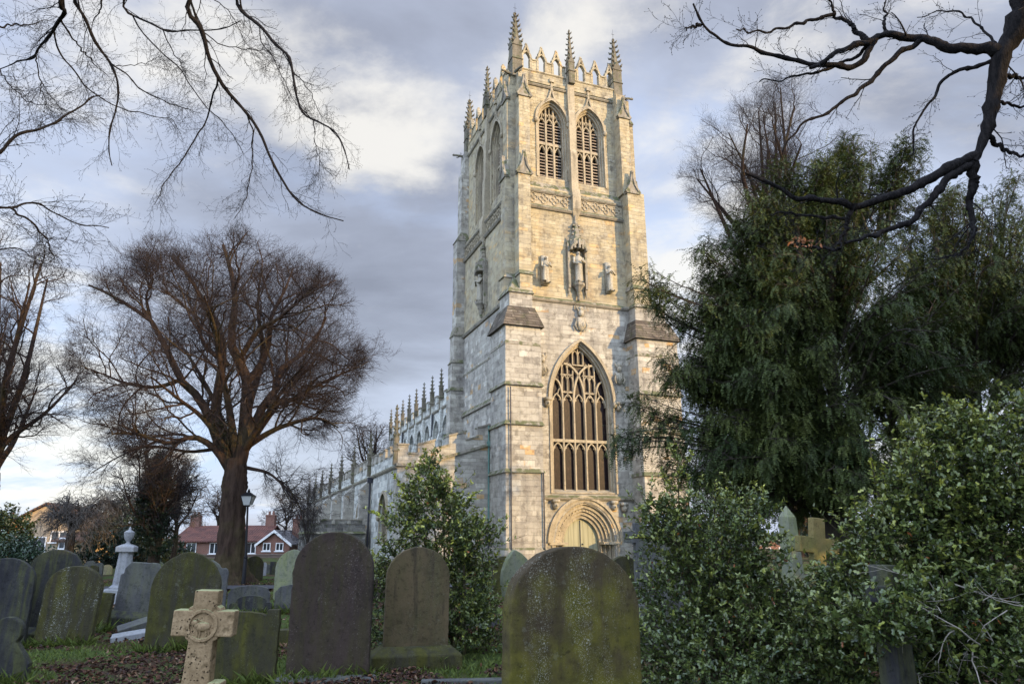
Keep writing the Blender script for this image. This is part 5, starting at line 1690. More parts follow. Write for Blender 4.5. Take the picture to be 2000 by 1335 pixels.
M_OVER = bark('overhang_bark', (.010, .009, .009), (.022, .019, .018), .0, 3.0); M_OVERT = plain('overhang_twig', (.012, .011, .011), .85, .15, .3, 5.0)
hubA = (-5.2, 7.2, 10.8); hubB = (-3.2, 9.4, 12.2); hubC = (-6.0, 8.2, 7.2)
OL = [([(320, 0), (325, 60), (300, 130), (240, 200), (180, 280), (90, 320), (0, 355)], 1.0, -.5, hubA), ([(375, 0), (440, 90), (470, 160), (500, 230), (550, 300), (580, 380), (605, 460), (600, 560), (575, 640), (555, 700), (560, 780), (575, 850)], .95, .2, hubA),
      ([(520, 0), (510, 60), (475, 110), (470, 160)], .7, .2, hubA), ([(625, 0), (690, 70), (760, 120), (840, 155), (930, 160), (1020, 160), (1150, 140), (1230, 110)], .85, .6, hubB), ([(690, 70), (740, 160), (850, 270), (930, 340), (1000, 460), (1080, 560), (1150, 630), (1220, 720), (1250, 790)], .5, .6, None),
      ([(840, 155), (900, 280), (940, 350), (960, 400)], .4, .6, None), ([(975, 0), (1010, 80), (1050, 190), (1075, 280), (1100, 360), (1140, 430), (1200, 500), (1270, 580), (1330, 660), (1370, 770), (1410, 880), (1460, 940), (1520, 1020), (1570, 1060), (1640, 1090), (1720, 1110), (1765, 1135)], 1.15, 0, hubB),
      ([(1105, 380), (1090, 480), (1070, 560), (1030, 660), (970, 750), (910, 840), (860, 910), (820, 990), (795, 1050)], .6, .1, None), ([(1270, 550), (1300, 640), (1305, 800), (1290, 920), (1260, 1040), (1200, 1130)], .45, .05, None),
      ([(1205, 0), (1260, 60), (1330, 130), (1400, 210), (1480, 290), (1500, 370), (1520, 480), (1550, 560), (1610, 620), (1690, 640), (1740, 710), (1780, 800), (1795, 870)], .95, .9, hubB), ([(1330, 140), (1340, 220), (1400, 300), (1450, 400), (1500, 500), (1540, 560)], .4, .9, None),
      ([(1490, 210), (1550, 340), (1620, 440), (1650, 540), (1670, 620)], .35, .9, None), ([(1612, 625), (1615, 720), (1640, 830), (1630, 930)], .35, .9, None), ([(-500, 1000), (-200, 870), (0, 775), (60, 720), (170, 680), (270, 630), (400, 545), (520, 490)], 1.0, -1.2, None),
      ([(-500, 1110), (-200, 1095), (0, 1075), (100, 1050), (200, 1050), (270, 1080), (380, 1140), (560, 1170)], .7, -1.0, None), ([(50, 1060), (150, 1130), (220, 1190), (250, 1250), (280, 1334)], .5, -1.0, None), ([(310, 100), (400, 230), (470, 310), (560, 400)], .5, -.3, None),
      ([(285, 160), (300, 250), (370, 360), (430, 430), (520, 500), (620, 560), (750, 590), (880, 620), (930, 690)], .5, -.3, None), ([(555, 300), (650, 370), (750, 470), (900, 540), (1040, 585)], .5, .2, None), ([(185, 280), (200, 400), (240, 550)], .4, -.5, None),
      ([(-500, 1230), (-200, 1255), (0, 1275), (100, 1290), (180, 1330)], .5, -1.4, None), ([(1030, 160), (1150, 240), (1300, 262), (1440, 262)], .4, .2, None), ([(0, 460), (60, 540), (160, 590), (300, 560)], .4, -1.2, None), ([(-60, 130), (60, 130), (160, 125), (290, 90)], .5, -.5, None), ([(1070, 0), (1200, 80), (1260, 200), (1330, 330)], .35, .5, None), ([(610, 320), (760, 310), (850, 280)], .3, .2, None)]
overhang('overhanging_tree', 'bare tree outside the left edge whose thin drooping branches hang across the upper left sky', (-7.0, 6.0, 0),
         [(-7.0, 6.0, -.2), (-6.9, 6.1, 3.5), (-6.4, 6.6, 7.0), (-5.6, 7.0, 9.6), (-4.6, 8.0, 11.4), (-3.2, 9.4, 12.2)], (.34, .09), OL, 9.5, (0, 0), .38, 101, (22, 6, 2), (.66, .24, .09), .028, (M_OVER, M_OVERT), (0, 0, -.05))
# --- overhanging limb, upper right
hubR = (5.6, 4.6, 6.6)
OR = [([(2060, -120), (2000, 40), (1950, 150), (1890, 280), (1860, 400), (1830, 550), (1800, 700), (1760, 790), (1745, 830)], 1.0, 0, hubR), ([(1745, 830), (1740, 950), (1720, 1080), (1745, 1150), (1720, 1250)], .42, 0, None), ([(1890, 280), (1700, 250), (1540, 220), (1440, 195), (1280, 185), (1200, 220), (1050, 265), (900, 350)], .52, .2, None),
      ([(1245, 200), (1190, 290), (1135, 350), (940, 340), (830, 325), (740, 295), (600, 260), (480, 235), (400, 170), (335, 125), (300, 20)], .30, .2, None), ([(335, 125), (255, 150)], .12, .2, None), ([(1460, 235), (1320, 330), (1200, 440), (1050, 550), (960, 600), (860, 650), (760, 780)], .26, .5, None), ([(1200, 220), (1100, 130), (1020, 60), (995, 0)], .28, .2, None),
      ([(1020, 80), (850, 130), (720, 160), (600, 165), (520, 150)], .18, .2, None), ([(1280, 180), (1290, 0)], .16, .2, None), ([(1240, 240), (1150, 300), (1000, 360), (800, 410), (640, 420)], .18, .5, None), ([(1745, 790), (1600, 850), (1450, 940), (1300, 1000), (1130, 1050), (1000, 1035), (830, 1020), (700, 950), (570, 890)], .46, .1, None),
      ([(1740, 840), (1600, 930), (1490, 1040), (1400, 1140), (1250, 1210), (1080, 1250)], .36, -.1, None), ([(1870, 300), (1700, 350), (1600, 400), (1500, 560), (1440, 650), (1430, 800)], .20, .5, None), ([(1920, 375), (2000, 400), (2100, 420)], .22, 0, None), ([(1890, 520), (1990, 545), (2100, 560)], .18, .2, None), ([(1840, 690), (1940, 780), (2060, 800)], .22, -.1, None),
      ([(1130, 1050), (1080, 1170), (1050, 1280)], .24, .1, None), ([(1050, 1280), (900, 1265), (800, 1250)], .16, .1, None), ([(1890, 280), (1750, 120), (1600, 60), (1450, 90)], .14, .5, None), ([(1080, 1130), (900, 1105), (700, 1100)], .16, .3, None), ([(1720, 1250), (1640, 1310), (1560, 1330)], .12, 0, None)]
overhang('overhanging_tree', 'tree outside the right edge whose thick dark limb bends across the upper right corner', (6.2, 4.2, 0),
         [(6.2, 4.2, -.2), (6.2, 4.2, 2.6), (6.0, 4.4, 5.0), (5.6, 4.6, 6.6)], (.36, .16), OR, 5.9, (1240, 0), .38, 131, (8, 4, 2), (.40, .15, .07), .115, (M_OVER, M_OVERT), (0, 0, .01), .35)

# ------------------------------------------------------------------ evergreen foliage
M_YEW = leafmat('yew_needles', .6, .25, .12)
M_HOLLY = leafmat('holly_leaves', .26, .55, .10)
M_LEAFM = leafmat('evergreen_leaves', .4, .4, .12)
M_DRYLEAF = leafmat('dead_leaves', .8, .15, .05)
M_GRASSB = leafmat('grass_blades', .6, .2, .25)
M_STEM = bark('green_stem', (.05, .045, .025), (.075, .065, .04), .3, 2.0)
M_DEADTWIG = plain('dead_twig', (.30, .27, .22), .9, .1, .4, 6.0)


def pxr(depth, py=1000):
    """photo pixels per metre at a depth (vertical plane)."""
    a, b = at(1000, py, depth), at(1100, py, depth)
    return 100 / (b[0] - a[0])


def blob(px, py, rx, ry, depth, rd=None):
    c = at(px, py, depth); s = pxr(depth, py)
    return c, np.array([rx / s, (rd if rd else rx / s), ry / s])


def frames(D_, rng):
    a = np.cross(D_, np.array([0, 0, 1.0])); bad = np.linalg.norm(a, axis=1) < .05
    a[bad] = [1, 0, 0]; a = nrm(a)
    b = np.cross(a, D_)
    return a, b


def yew_shoots(P0, D0, L, rng, k=9, lw=.014, ll=.075, cols=None, droop=-.35):
    """drooping shoots clothed with flat needles on both sides; returns quads and colours."""
    B = len(P0)
    P, R = grow(P0, D0, L, np.full(B, .004), k, .10, (0, 0, droop / k * 2.2), rng, .5)
    C = P[:, 1:]; T = nrm(P[:, 1:] - P[:, :-1])
    a = np.cross(T, np.array([0, 0, 1.0])); a = nrm(a + 1e-6)
    up = np.cross(a, T)
    V = []; 
    for s in (-1, 1):
        d = nrm(T * .75 + a * s * .85 + up * .12 + rng.normal(0, .16, T.shape))
        w = np.cross(d, up); w = nrm(w + rng.normal(0, .3, w.shape)) * lw
        l = ll * rng.uniform(.7, 1.25, (B, k, 1)) * np.linspace(1.1, .6, k)[None, :, None]
        b0 = C - d * .01; tip = C + d * l
        mid = C + d * l * .5
        V.append(np.stack([b0, mid + w, tip, mid - w], 2))
    V = np.stack(V, 2).reshape(-1, 4, 3)
    F = np.arange(len(V) * 4).reshape(-1, 4)
    col = np.repeat(cols, 2 * k, axis=0) * rng.uniform(.75, 1.3, (len(V), 1))
    tipf = np.tile(np.repeat(np.linspace(.85, 1.35, k), 2), B)[:, None]
    return V.reshape(-1, 3), F, col * tipf, (P, R)


def yew_tree(name, label, base, env_list, boughs, traced, seed, shoots=26, slen=.48, droop=-.45, group=None, dark=(.021, .036, .009), olive=(.078, .092, .019), kk=8, cat='tree', lw=.0125, ll=.065):
    """env_list: crown ellipsoids (c, r, weight); boughs: count; traced: explicit bough lines."""
    rng = np.random.default_rng(seed)
    root = empty(name, (base[0], base[1], 0)); tag(root, label, cat, group)
    b = np.array([base[0], base[1], 0.0])
    L = []
    wts = np.array([e[2] for e in env_list], float); wts /= wts.sum()
    for i in range(boughs):
        c, r, _ = env_list[rng.choice(len(env_list), p=wts)]
        c = np.array(c); r = np.array(r)
        d = nrm(rng.normal(0, 1, 3)); d[2] = abs(d[2]) * rng.choice([1, 1, 1, -.85]) ; d = nrm(d)
        rad_ = rng.uniform(.82, 1.05)
        tgt = c + r * d * rad_
        if tgt[2] < .6: continue
        h = max(.8, tgt[2] * rng.uniform(.35, .75))
        st = np.array([base[0] + rng.normal(0, .25), base[1] + rng.normal(0, .25), h])
        st = st * .45 + (c + (tgt - c) * .25) * .55
        mid = st * .45 + tgt * .55 + np.array([0, 0, .35 + .05 * r[2]]) + rng.normal(0, .25, 3)
        L.append(resample([st, mid, tgt], 12))
    nf = len(L)
    for t in traced: L.append(resample(t, 12))
    P = np.array(L); R = np.tile(.05 * np.linspace(1, .15, 12), (len(P), 1))
    per = shoots
    S, Dv, _ = spawn(P, R, per, .16, 1.0, rng, None, (.35, 1.15), 0, .12)
    # tufted: shoots gather round secondary sprays
    L2 = rng.uniform(.45, 1.0, len(S)) * slen * 1.15
    Q, QR = grow(S, Dv, L2, np.full(len(S), .01), 4, .12, (0, 0, -.06), rng, .4)
    S2, D2, _ = spawn(Q, QR, 6, .1, 1.0, rng, None, (.3, .95), 0, -.42)
    L3 = rng.uniform(.35, 1.2, len(S2)) * slen
    # bough colour drifts: each bough a little lighter or darker, tips olive
    bc = rng.random(len(P)) ** 1.6
    hgt = (P[:, -1, 2] - P[:, -1, 2].min()) / max(.1, np.ptp(P[:, -1, 2]))
    bc = np.clip(bc * .75 + hgt * .35, 0, 1)
    cols = np.array(dark)[None] * (1 - bc[:, None]) + np.array(olive)[None] * bc[:, None]
    cols = np.repeat(cols, per * 6, axis=0) * rng.uniform(.65, 1.25, (len(S2), 1))
    V, F, C, (PP, RR) = yew_shoots(S2, D2, L3, rng, kk, lw, ll, cols, droop)
    link('crown', np_mesh('crown', V - b, F, M_YEW, C), root)
    h = max(e[0][2] for e in env_list)
    tr = []
    for k in range(5):
        a = 2 * PI * k / 5; tr.append(resample([(base[0] + .25 * math.cos(a), base[1] + .25 * math.sin(a), -.2), (base[0] + .35 * math.cos(a), base[1] + .35 * math.sin(a), h * .4), (base[0] + .9 * math.cos(a + .4), base[1] + .9 * math.sin(a + .4), h * 1.0)], 12))
    V, F = join_tubes([(np.array(tr), np.tile(np.linspace(.26, .08, 12), (5, 1)), 8), (P, R, 5), (Q, QR, 3)])
    link('trunk', np_mesh('trunk', V - b, F, M_BARKD, smooth=True), root)
    return root


dY = 20.5
T = lambda pts, e=0.0, d=dY: [at(x, y, d + e * i / (len(pts) - 1)) for i, (x, y) in enumerate(pts)]
YT = [T([(1560, 720), (1450, 640), (1380, 600), (1320, 580), (1250, 545)], -1), T([(1540, 740), (1440, 680), (1370, 650), (1300, 615), (1262, 575)], .5), T([(1560, 900), (1400, 870), (1290, 852), (1195, 862)], -1.5), T([(1540, 880), (1400, 840), (1300, 815), (1235, 790)], -.8),
      T([(1560, 640), (1440, 560), (1400, 520), (1362, 485)], 0), T([(1580, 600), (1480, 520), (1420, 560), (1370, 545)], .8), T([(1600, 560), (1490, 470), (1440, 428)], .3), T([(1640, 500), (1565, 410), (1520, 335)], 0), T([(1680, 450), (1650, 350), (1645, 283)], .5), T([(1720, 450), (1735, 340), (1762, 290)], -.5),
      T([(1560, 780), (1420, 745), (1340, 730), (1300, 740)], -1), T([(1540, 960), (1400, 940), (1300, 905)], -1.2), T([(1560, 860), (1440, 790), (1350, 760), (1290, 700)], .8), T([(1620, 520), (1600, 400), (1590, 325)], -.5), T([(1660, 460), (1700, 360), (1700, 290)], .7), T([(1580, 680), (1480, 600), (1400, 620), (1340, 640)], 1.2),
      T([(1560, 980), (1450, 960), (1370, 990)], -1.5), T([(1500, 560), (1440, 500), (1410, 470)], 1.0), T([(1700, 420), (1780, 350), (1800, 320)], .5)]
EY = [(*blob(1395, 740, 55, 175, dY, 1.3), .9), (*blob(1450, 780, 110, 160, dY - .5, 2.2), 1.9), (*blob(1425, 640, 80, 110, dY + .3, 1.6), 1.0), (*blob(1470, 930, 130, 90, dY - 1, 2.0), 1.2), (*blob(1500, 470, 65, 110, dY, 1.5), .6), (*blob(1640, 700, 245, 300, dY, 3.6), 3.0), (*blob(1530, 820, 190, 185, dY - .4, 2.8), 1.6), (*blob(1660, 450, 130, 150, dY + .3, 2.2), 1.0), (*blob(1560, 560, 100, 130, dY, 2.2), .7)]
yew_tree('yew_tree', 'broad dark yew with drooping plumes, in front of the right side of the tower', (at(1640, 1050, dY)[0], dY), EY + [(*blob(1790, 740, 110, 170, dY + 1, 2.4), 1.1), (*blob(1640, 955, 170, 75, dY - .5, 2.6), .9)], 430, YT + [[p + np.array([.1, .35, .14]) for p in t] for t in YT[:14]] + [[p + np.array([.05, -.3, -.16]) for p in t] for t in YT[:14]] + [[p + np.array([.25, .1, -.02]) for p in t] for t in YT[:14]] + [[p + np.array([.3, -.2, .2]) for p in t] for t in YT[:14]] + [[p + np.array([.2, .2, -.25]) for p in t] for t in YT[:14]], 201, shoots=30)
dY2 = 24.0
EY2 = [(*blob(1910, 680, 210, 310, dY2, 4.0), 3.0), (*blob(2080, 620, 200, 330, dY2, 3.5), 1.6), (*blob(1840, 480, 80, 120, dY2, 2.0), .6)]
YT2 = [T([(1860, 560), (1845, 450), (1852, 365)], 0, dY2), T([(1950, 520), (1965, 420), (1992, 340)], 0, dY2), T([(1900, 520), (1900, 440), (1880, 390)], .5, dY2)]
yew_tree('yew_tree', 'second yew behind the holly at the right edge, sky showing through it', (at(1930, 1050, dY2)[0], dY2), EY2, 240, YT2, 211)
# unseen yews added outside the frame to shade the graves
for i, (x, y, r, h, sd) in enumerate(((15.5, 3.5, 4.2, 5.2, 221), (22.0, 11.5, 5.2, 6.0, 231), (13.0, -6.0, 4.6, 5.0, 241), (12.4, -1.2, 3.0, 3.6, 271), (19.5, 7.0, 3.6, 6.4, 281), (27.0, 17.5, 4.6, 6.6, 291))):
    lab = ('added unseen yew nearest the camera on the right, to shade the graves', 'second added unseen yew on the right, to shade the graves', 'added unseen yew behind the camera on the right, to shade the graves', 'small added unseen yew between the two nearest ones, to shade the graves', 'slender added unseen yew between the first and second ones, to shade the graves', 'last added unseen yew on the right, to shade the graves')[i]
    yew_tree('yew_tree', lab, (x, y), [((x, y, h), (r, r, h * .92), 1)], 130, [], sd, 14, .8, kk=4, lw=.07, ll=.24)


def leaves(P0, D0, size, rng, cols, fold=.28, spiny=True, curl=.25):
    """folded leaves: two five-sided halves each. P0 base, D0 direction."""
    B = len(P0); D0 = nrm(D0)
    q = rng.normal(0, 1, D0.shape) + np.array([0, 0, 1.6]); up = nrm(q - (q * D0).sum(1, keepdims=True) * D0)
    sd = np.cross(D0, up)
    s = (size * rng.uniform(.65, 1.25, B))[:, None]
    w = s * (.30 if spiny else .26)
    def pt(t, side, lift): return P0 + D0 * s * t + sd * w * side + up * s * lift
    e = (1.05, .50, 1.15) if spiny else (.8, 1.0, .8)
    V = np.stack([pt(0, 0, 0), pt(1.0, 0, -curl * .3), pt(.24, e[0], fold * .28), pt(.50, e[1], fold * .22), pt(.76, e[2] * .72, fold * .2 - curl * .1),
                  pt(.24, -e[0], fold * .28), pt(.50, -e[1], fold * .22), pt(.76, -e[2] * .72, fold * .2 - curl * .1)], 1)
    base = np.arange(B)[:, None] * 8
    F = np.concatenate([base + np.array([[0, 2, 3, 4, 1]]), base + np.array([[0, 1, 7, 6, 5]])])
    return V.reshape(-1, 3), F, np.concatenate([cols, cols])


def holly_bush(name, label, base, blobs, seed, size=.055, per=11, young=(.34, .34, .055), mid=(.092, .125, .032), old=(.034, .058, .022), hi=1.0, mat=None, spiny=True, cat='bush', dead=0, stems=26, leaders=(), tl=.26, ylo=None, group=None):
    """blobs: (centre, radii, twigs). Leaves sit round short twigs near the surface of the mass."""
    rng = np.random.default_rng(seed)
    root = empty(name, (base[0], base[1], 0)); tag(root, label, cat, group); b = np.array([base[0], base[1], 0.0])
    S, Dv, W = [], [], []
    for c, r, n in blobs:
        d = nrm(rng.normal(0, 1, (n, 3))); rad_ = rng.uniform(.35, 1.0, (n, 1)) ** .55
        # lumpy surface
        lump = 1 + .26 * np.sin(d[:, :1] * 5 + seed) * np.cos(d[:, 2:] * 6 + seed * 2) + .14 * np.sin(d[:, :1] * 11 + d[:, 2:] * 9 + seed) + rng.normal(0, .05, (n, 1))
        p = c + r * d * rad_ * lump
        S.append(p); Dv.append(nrm(d * np.array([1, 1, .7]) + np.array([0, 0, .45]) + rng.normal(0, .35, (n, 3)))); W.append(rad_[:, 0])
    S = np.vstack(S); Dv = np.vstack(Dv); W = np.concatenate(W)
    k = S[:, 2] > .05; S, Dv, W = S[k], Dv[k], W[k]
    L = rng.uniform(.5, 1.2, len(S)) * tl
    long = rng.random(len(S)) < .10; L[long] *= 2.0
    P, R = grow(S - Dv * .05, Dv, L, np.full(len(S), .0035), 5, .10, (0, 0, .05), rng, .5)
    ex = []
    for ld in leaders:
        ex.append(resample(ld, 6))
    t = rng.random((len(P), per)) ** .8 * 5
    i = np.minimum(t.astype(int), 4); f = (t - i)[..., None]; bi = np.arange(len(P))[:, None]
    A = P[bi, i] * (1 - f) + P[bi, i + 1] * f; T_ = nrm(P[bi, i + 1] - P[bi, i])
    q = rng.normal(0, 1, A.shape); q = nrm(q - (q * T_).sum(-1, keepdims=True) * T_)
    DL = nrm(T_ * .55 + q * .9 + np.array([0, 0, .12]))
    zt = (S[:, 2] - S[:, 2].min()) / np.ptp(S[:, 2])
    yng = np.clip((t / 5) ** 2 * (W[:, None] ** 4) * (.25 + .9 * zt[:, None] ** 1.5) * rng.uniform(.2, 1.3, t.shape) * hi, 0, 1).reshape(-1)
    o = rng.random(len(yng)) ** 1.2
    base_c = np.array(mid) * (1 - o[:, None]) + np.array(old) * o[:, None]
    cols = base_c * (1 - yng[:, None]) + np.array(young) * yng[:, None]
    cols *= rng.uniform(.75, 1.3, (len(cols), 1))
    brown = rng.random(len(cols)) < .004; cols[brown] = (.28, .10, .03)
    V, F, C = leaves(A.reshape(-1, 3), DL.reshape(-1, 3), size, rng, cols, spiny=spiny)
    groups = [(P, R, 3)]
    if ex:
        E = np.array(ex); ER = np.tile(np.linspace(.012, .004, 6), (len(E), 1)); groups.append((E, ER, 5))
        n = 60; t = rng.random((len(E), n)) * 5; i = np.minimum(t.astype(int), 4); f = (t - i)[..., None]; bi = np.arange(len(E))[:, None]
        A = E[bi, i] * (1 - f) + E[bi, i + 1] * f; q = rng.normal(0, 1, A.shape) * np.array([1, 1, .3]) + np.array([0, 0, .35])
        o = rng.random((len(E) * n, 1))
        V2, F2, C2 = leaves(A.reshape(-1, 3) + .0, nrm(q).reshape(-1, 3), size * .95, rng, np.array(young) * o * hi + np.array(mid) * 1.4 * (1 - o), spiny=spiny)
        F = np.concatenate([F, F2 + len(V)]); V = np.vstack([V, V2]); C = np.vstack([C, C2])
    link('foliage', np_mesh('foliage', V - b, F, mat or M_HOLLY, C), root)
    st = []
    for k in range(stems):
        tg = S[rng.integers(len(S))]; o = np.array([base[0], base[1], -.1]) + np.array([rng.normal(0, .12), rng.normal(0, .12), 0])
        st.append(resample([o, o * .5 + tg * .5 + np.array([0, 0, .2]) - np.array([(tg - o)[0] * .2, (tg - o)[1] * .2, 0]), tg], 9))
    groups.append((np.array(st), np.tile(np.linspace(.03, .006, 9), (len(st), 1)), 6))
    V, F = join_tubes(groups); link('stems', np_mesh('stems', V - b, F, M_STEM), root)
    if dead:
        c, r, n = blobs[dead - 1]
        ds = c + r * nrm(rng.normal(0, 1, (26, 3)) * np.array([1, .25, 1]) + np.array([0, -1.3, -.4])) * rng.uniform(.92, 1.08, (26, 1))
        Pd, Rd = grow(ds, nrm(rng.normal(0, 1, (26, 3)) + np.array([-.3, -.5, .1])), rng.uniform(.25, .7, 26), rng.uniform(.004, .008, 26), 6, .22, (0, 0, -.02), rng, .35)
        S2, D2, R2 = spawn(Pd, Rd, 4, .2, 1, rng, None, (.4, 1.0), 0, 0, .6); P2, R3 = grow(S2, D2, rng.uniform(.08, .25, len(S2)), np.maximum(R2, .0018), 4, .2, (0, 0, 0), rng, .4)
        V, F = join_tubes([(Pd, Rd, 5), (P2, R3, 3)]); tag(link('dead_twigs', np_mesh('dead_twigs', V - b, F, M_DEADTWIG), root), kind='stuff')
    return root


def B3(px, py, rx, ry, d, n, rd=None): return (*blob(px, py, rx, ry, d, rd), n)


# holly in front of the aisle
dH = 10.4
holly_bush('holly_bush', 'upright holly bush in front of the aisle wall, behind the buff headstone', (at(860, 1250, dH)[0], dH),
           [B3(848, 1030, 78, 90, dH, 400), B3(838, 985, 50, 75, dH, 180), B3(905, 1160, 58, 105, dH + .2, 430), B3(900, 1240, 72, 68, dH, 300), B3(775, 1095, 34, 50, dH, 70), B3(922, 1050, 42, 40, dH - .2, 120), B3(735, 1190, 24, 90, dH + .3, 150), B3(840, 925, 18, 30, dH, 40)],
           301, .054, 12, hi=2.1, leaders=[T([(842, 960), (843, 925), (840, 893)], 0, dH), T([(915, 1040), (945, 1030), (968, 1026)], -.3, dH), T([(760, 1030), (738, 1005), (722, 1000)], 0, dH), T([(905, 990), (925, 965), (938, 958)], 0, dH), T([(790, 960), (775, 935), (765, 920)], 0, dH)])
# middle-right holly
dH = 7.6
holly_bush('holly_bush', 'loose holly bush in front of the church door, right of the big lichened headstone', (at(1400, 1300, dH)[0], dH),
           [B3(1395, 1075, 100, 105, dH, 430), B3(1310, 1040, 58, 45, dH, 110), B3(1330, 1200, 80, 125, dH, 420), B3(1455, 1185, 88, 110, dH, 430), B3(1440, 1290, 205, 85, dH - .3, 760), B3(1460, 1010, 42, 50, dH, 90), B3(1580, 1285, 68, 70, dH - .2, 270), B3(1535, 1215, 55, 55, dH, 140), B3(1285, 1000, 40, 22, dH, 40)],
           311, .047, 12, hi=1.0, leaders=[T([(1330, 1100), (1326, 970), (1322, 840)], 0, dH), T([(1395, 1010), (1398, 965), (1396, 938)], 0, dH), T([(1462, 1020), (1460, 985), (1457, 965)], 0, dH), T([(1330, 980), (1270, 985), (1232, 1000)], -.2, dH), T([(1322, 930), (1340, 905), (1352, 880)], 0, dH), T([(1325, 960), (1300, 935), (1290, 915)], 0, dH), T([(1330, 1060), (1270, 1050), (1222, 1052)], -.2, dH), T([(1325, 900), (1312, 880), (1306, 862)], 0, dH)])
# big right holly
dH = 6.4
holly_bush('holly_bush', 'large glossy holly bush with yellow green tips, filling the lower right corner', (at(1850, 1300, dH)[0], dH),
           [B3(1895, 965, 125, 112, dH, 640), B3(1765, 1070, 92, 88, dH, 440), B3(1940, 1080, 115, 145, dH, 600), B3(1820, 1200, 180, 105, dH, 850), B3(1800, 965, 50, 60, dH - .2, 150), B3(1725, 1215, 62, 38, 5.6, 120, .10), B3(1778, 1165, 26, 26, 5.7, 40, .1), B3(1930, 1270, 130, 110, dH - .2, 420), B3(1720, 1260, 110, 95, dH + .3, 420), B3(1990, 900, 90, 110, dH, 300), B3(1850, 860, 50, 45, dH, 130), B3(1660, 1180, 70, 80, dH + .4, 260)],
           321, .050, 13, hi=1.15, dead=4, leaders=[T([(1720, 980), (1705, 915), (1698, 855)], 0, dH), T([(1848, 900), (1845, 840), (1838, 790)], 0, dH), T([(1900, 880), (1898, 830), (1902, 795)], 0, dH), T([(1975, 860), (1985, 820), (1990, 792)], 0, dH), T([(1750, 960), (1765, 900), (1772, 870)], 0, dH), T([(1800, 900), (1805, 850), (1798, 815)], .1, dH), T([(1870, 860), (1872, 815), (1866, 785)], .2, dH), T([(1935, 860), (1940, 815), (1950, 788)], 0, dH), T([(1730, 1010), (1725, 940), (1732, 905)], 0, dH), T([(1690, 1040), (1672, 1000), (1668, 965)], 0, dH)])
# evergreens at the left and beyond
dE = 24.0
holly_bush('evergreen_bush', 'dense dark evergreen bush at the far left edge', (at(0, 1100, dE)[0], dE), [B3(5, 1050, 48, 45, dE, 500), B3(-40, 1060, 60, 60, dE, 300)], 331, .11, 12, (.07, .085, .025), (.03, .05, .018), (.012, .024, .012), .6, M_LEAFM, False, tl=.3)
dE = 17.5
holly_bush('laurel_bush', 'glossy blue green bush below the dark evergreen at the far left', (at(30, 1120, dE)[0], dE), [B3(35, 1090, 36, 28, dE, 240), B3(5, 1085, 30, 30, dE, 120)], 335, .08, 11, (.10, .13, .07), (.05, .085, .045), (.02, .04, .025), .6, M_HOLLY, False)
for i, (px, py, rx, ry, d_, n, sd) in enumerate(((205, 1075, 45, 34, 40, 420, 341), (272, 1068, 50, 38, 42, 480, 345), (330, 1082, 34, 22, 44, 260, 349), (225, 1042, 30, 26, 50, 260, 353), (250, 1020, 36, 40, 52, 300, 356))):
    lab = ('dark evergreen bush behind the urn column, the lower left one of its clump', 'dark evergreen bush right of the urn column', 'low dark evergreen bush left of the red brick house', 'dark evergreen top showing behind the weeping tree', 'tall dark evergreen between the weeping tree and the ivy clad tree')[i]
    holly_bush('evergreen_bush', lab, (at(px, 1090, d_)[0], d_), [B3(px, py, rx, ry, d_, n)], sd, .16, 10, (.06, .08, .03), (.026, .045, .02), (.010, .02, .012), .5, M_LEAFM, False, tl=.45)
d_ = 43.0
for px, n, sd, lab in ((1330, 420, 391, 'dark evergreen hedge bush under the yew, right of the church'), (1420, 420, 392, 'broad dark evergreen hedge bush behind the yew trunk'), (1620, 360, 393, 'dark evergreen hedge bush behind the mossy cross')):
    holly_bush('evergreen_bush', lab, (at(px, 1090, d_)[0], d_), [B3(px, 1056, 60, 42, d_, n)], sd, .17, 10, (.06, .08, .03), (.026, .045, .02), (.010, .02, .012), .5, M_LEAFM, False, tl=.45)
# ivy clad tree
d_ = 34.0
iv = holly_bush('ivy_clad_tree', 'bare tree clad in dark ivy, left of the lime', (at(300, 1090, d_)[0], d_), [B3(300, 960, 20, 60, d_, 330), B3(294, 1010, 30, 45, d_, 330), B3(305, 915, 10, 26, d_, 60), B3(312, 1050, 22, 40, d_, 160)], 361, .12, 10, (.06, .08, .03), (.028, .046, .018), (.012, .022, .012), .5, M_LEAFM, False, cat='tree', tl=.3, stems=8)
rng = np.random.default_rng(363); c = at(300, 940, d_)
lm, R_ = fan((iv.location[0], d_), (iv.location[0], d_, 1.2), (c, (1.9, 1.8, 3.0)), 12, rng, .10)
big, fine = bare_crown(lm, R_, (c, np.array((1.9, 1.8, 3.0))), (8, 7, 5), (1.5, .9, .55), rng, twig_r=.009)
V, F = join_tubes([(resample([(iv.location[0], d_, -.2), (iv.location[0], d_, 2.5), (c[0], d_, c[2])], 8)[None], np.linspace(.3, .12, 8)[None], 10)] + big); link('trunk', np_mesh('trunk', V - np.array(iv.location), F, M_BARK), iv)
V, F = join_tubes(fine); link('crown', np_mesh('crown', V - np.array(iv.location), F, M_TWIG), iv)
# ivy up the left leader of the lime
d_ = dL - .35
holly_bush('ivy_growth', 'dark ivy climbing the fork of the large lime tree', (at(442, 860, d_)[0], d_), [B3(440, 800, 11, 60, d_, 120, .3), B3(446, 850, 16, 40, d_, 110, .35), B3(452, 740, 7, 40, d_, 40, .2)], 371, .06, 8, (.05, .05, .02), (.03, .035, .016), (.02, .018, .012), .4, M_LEAFM, False, cat='ivy', tl=.2, stems=0 or 1)
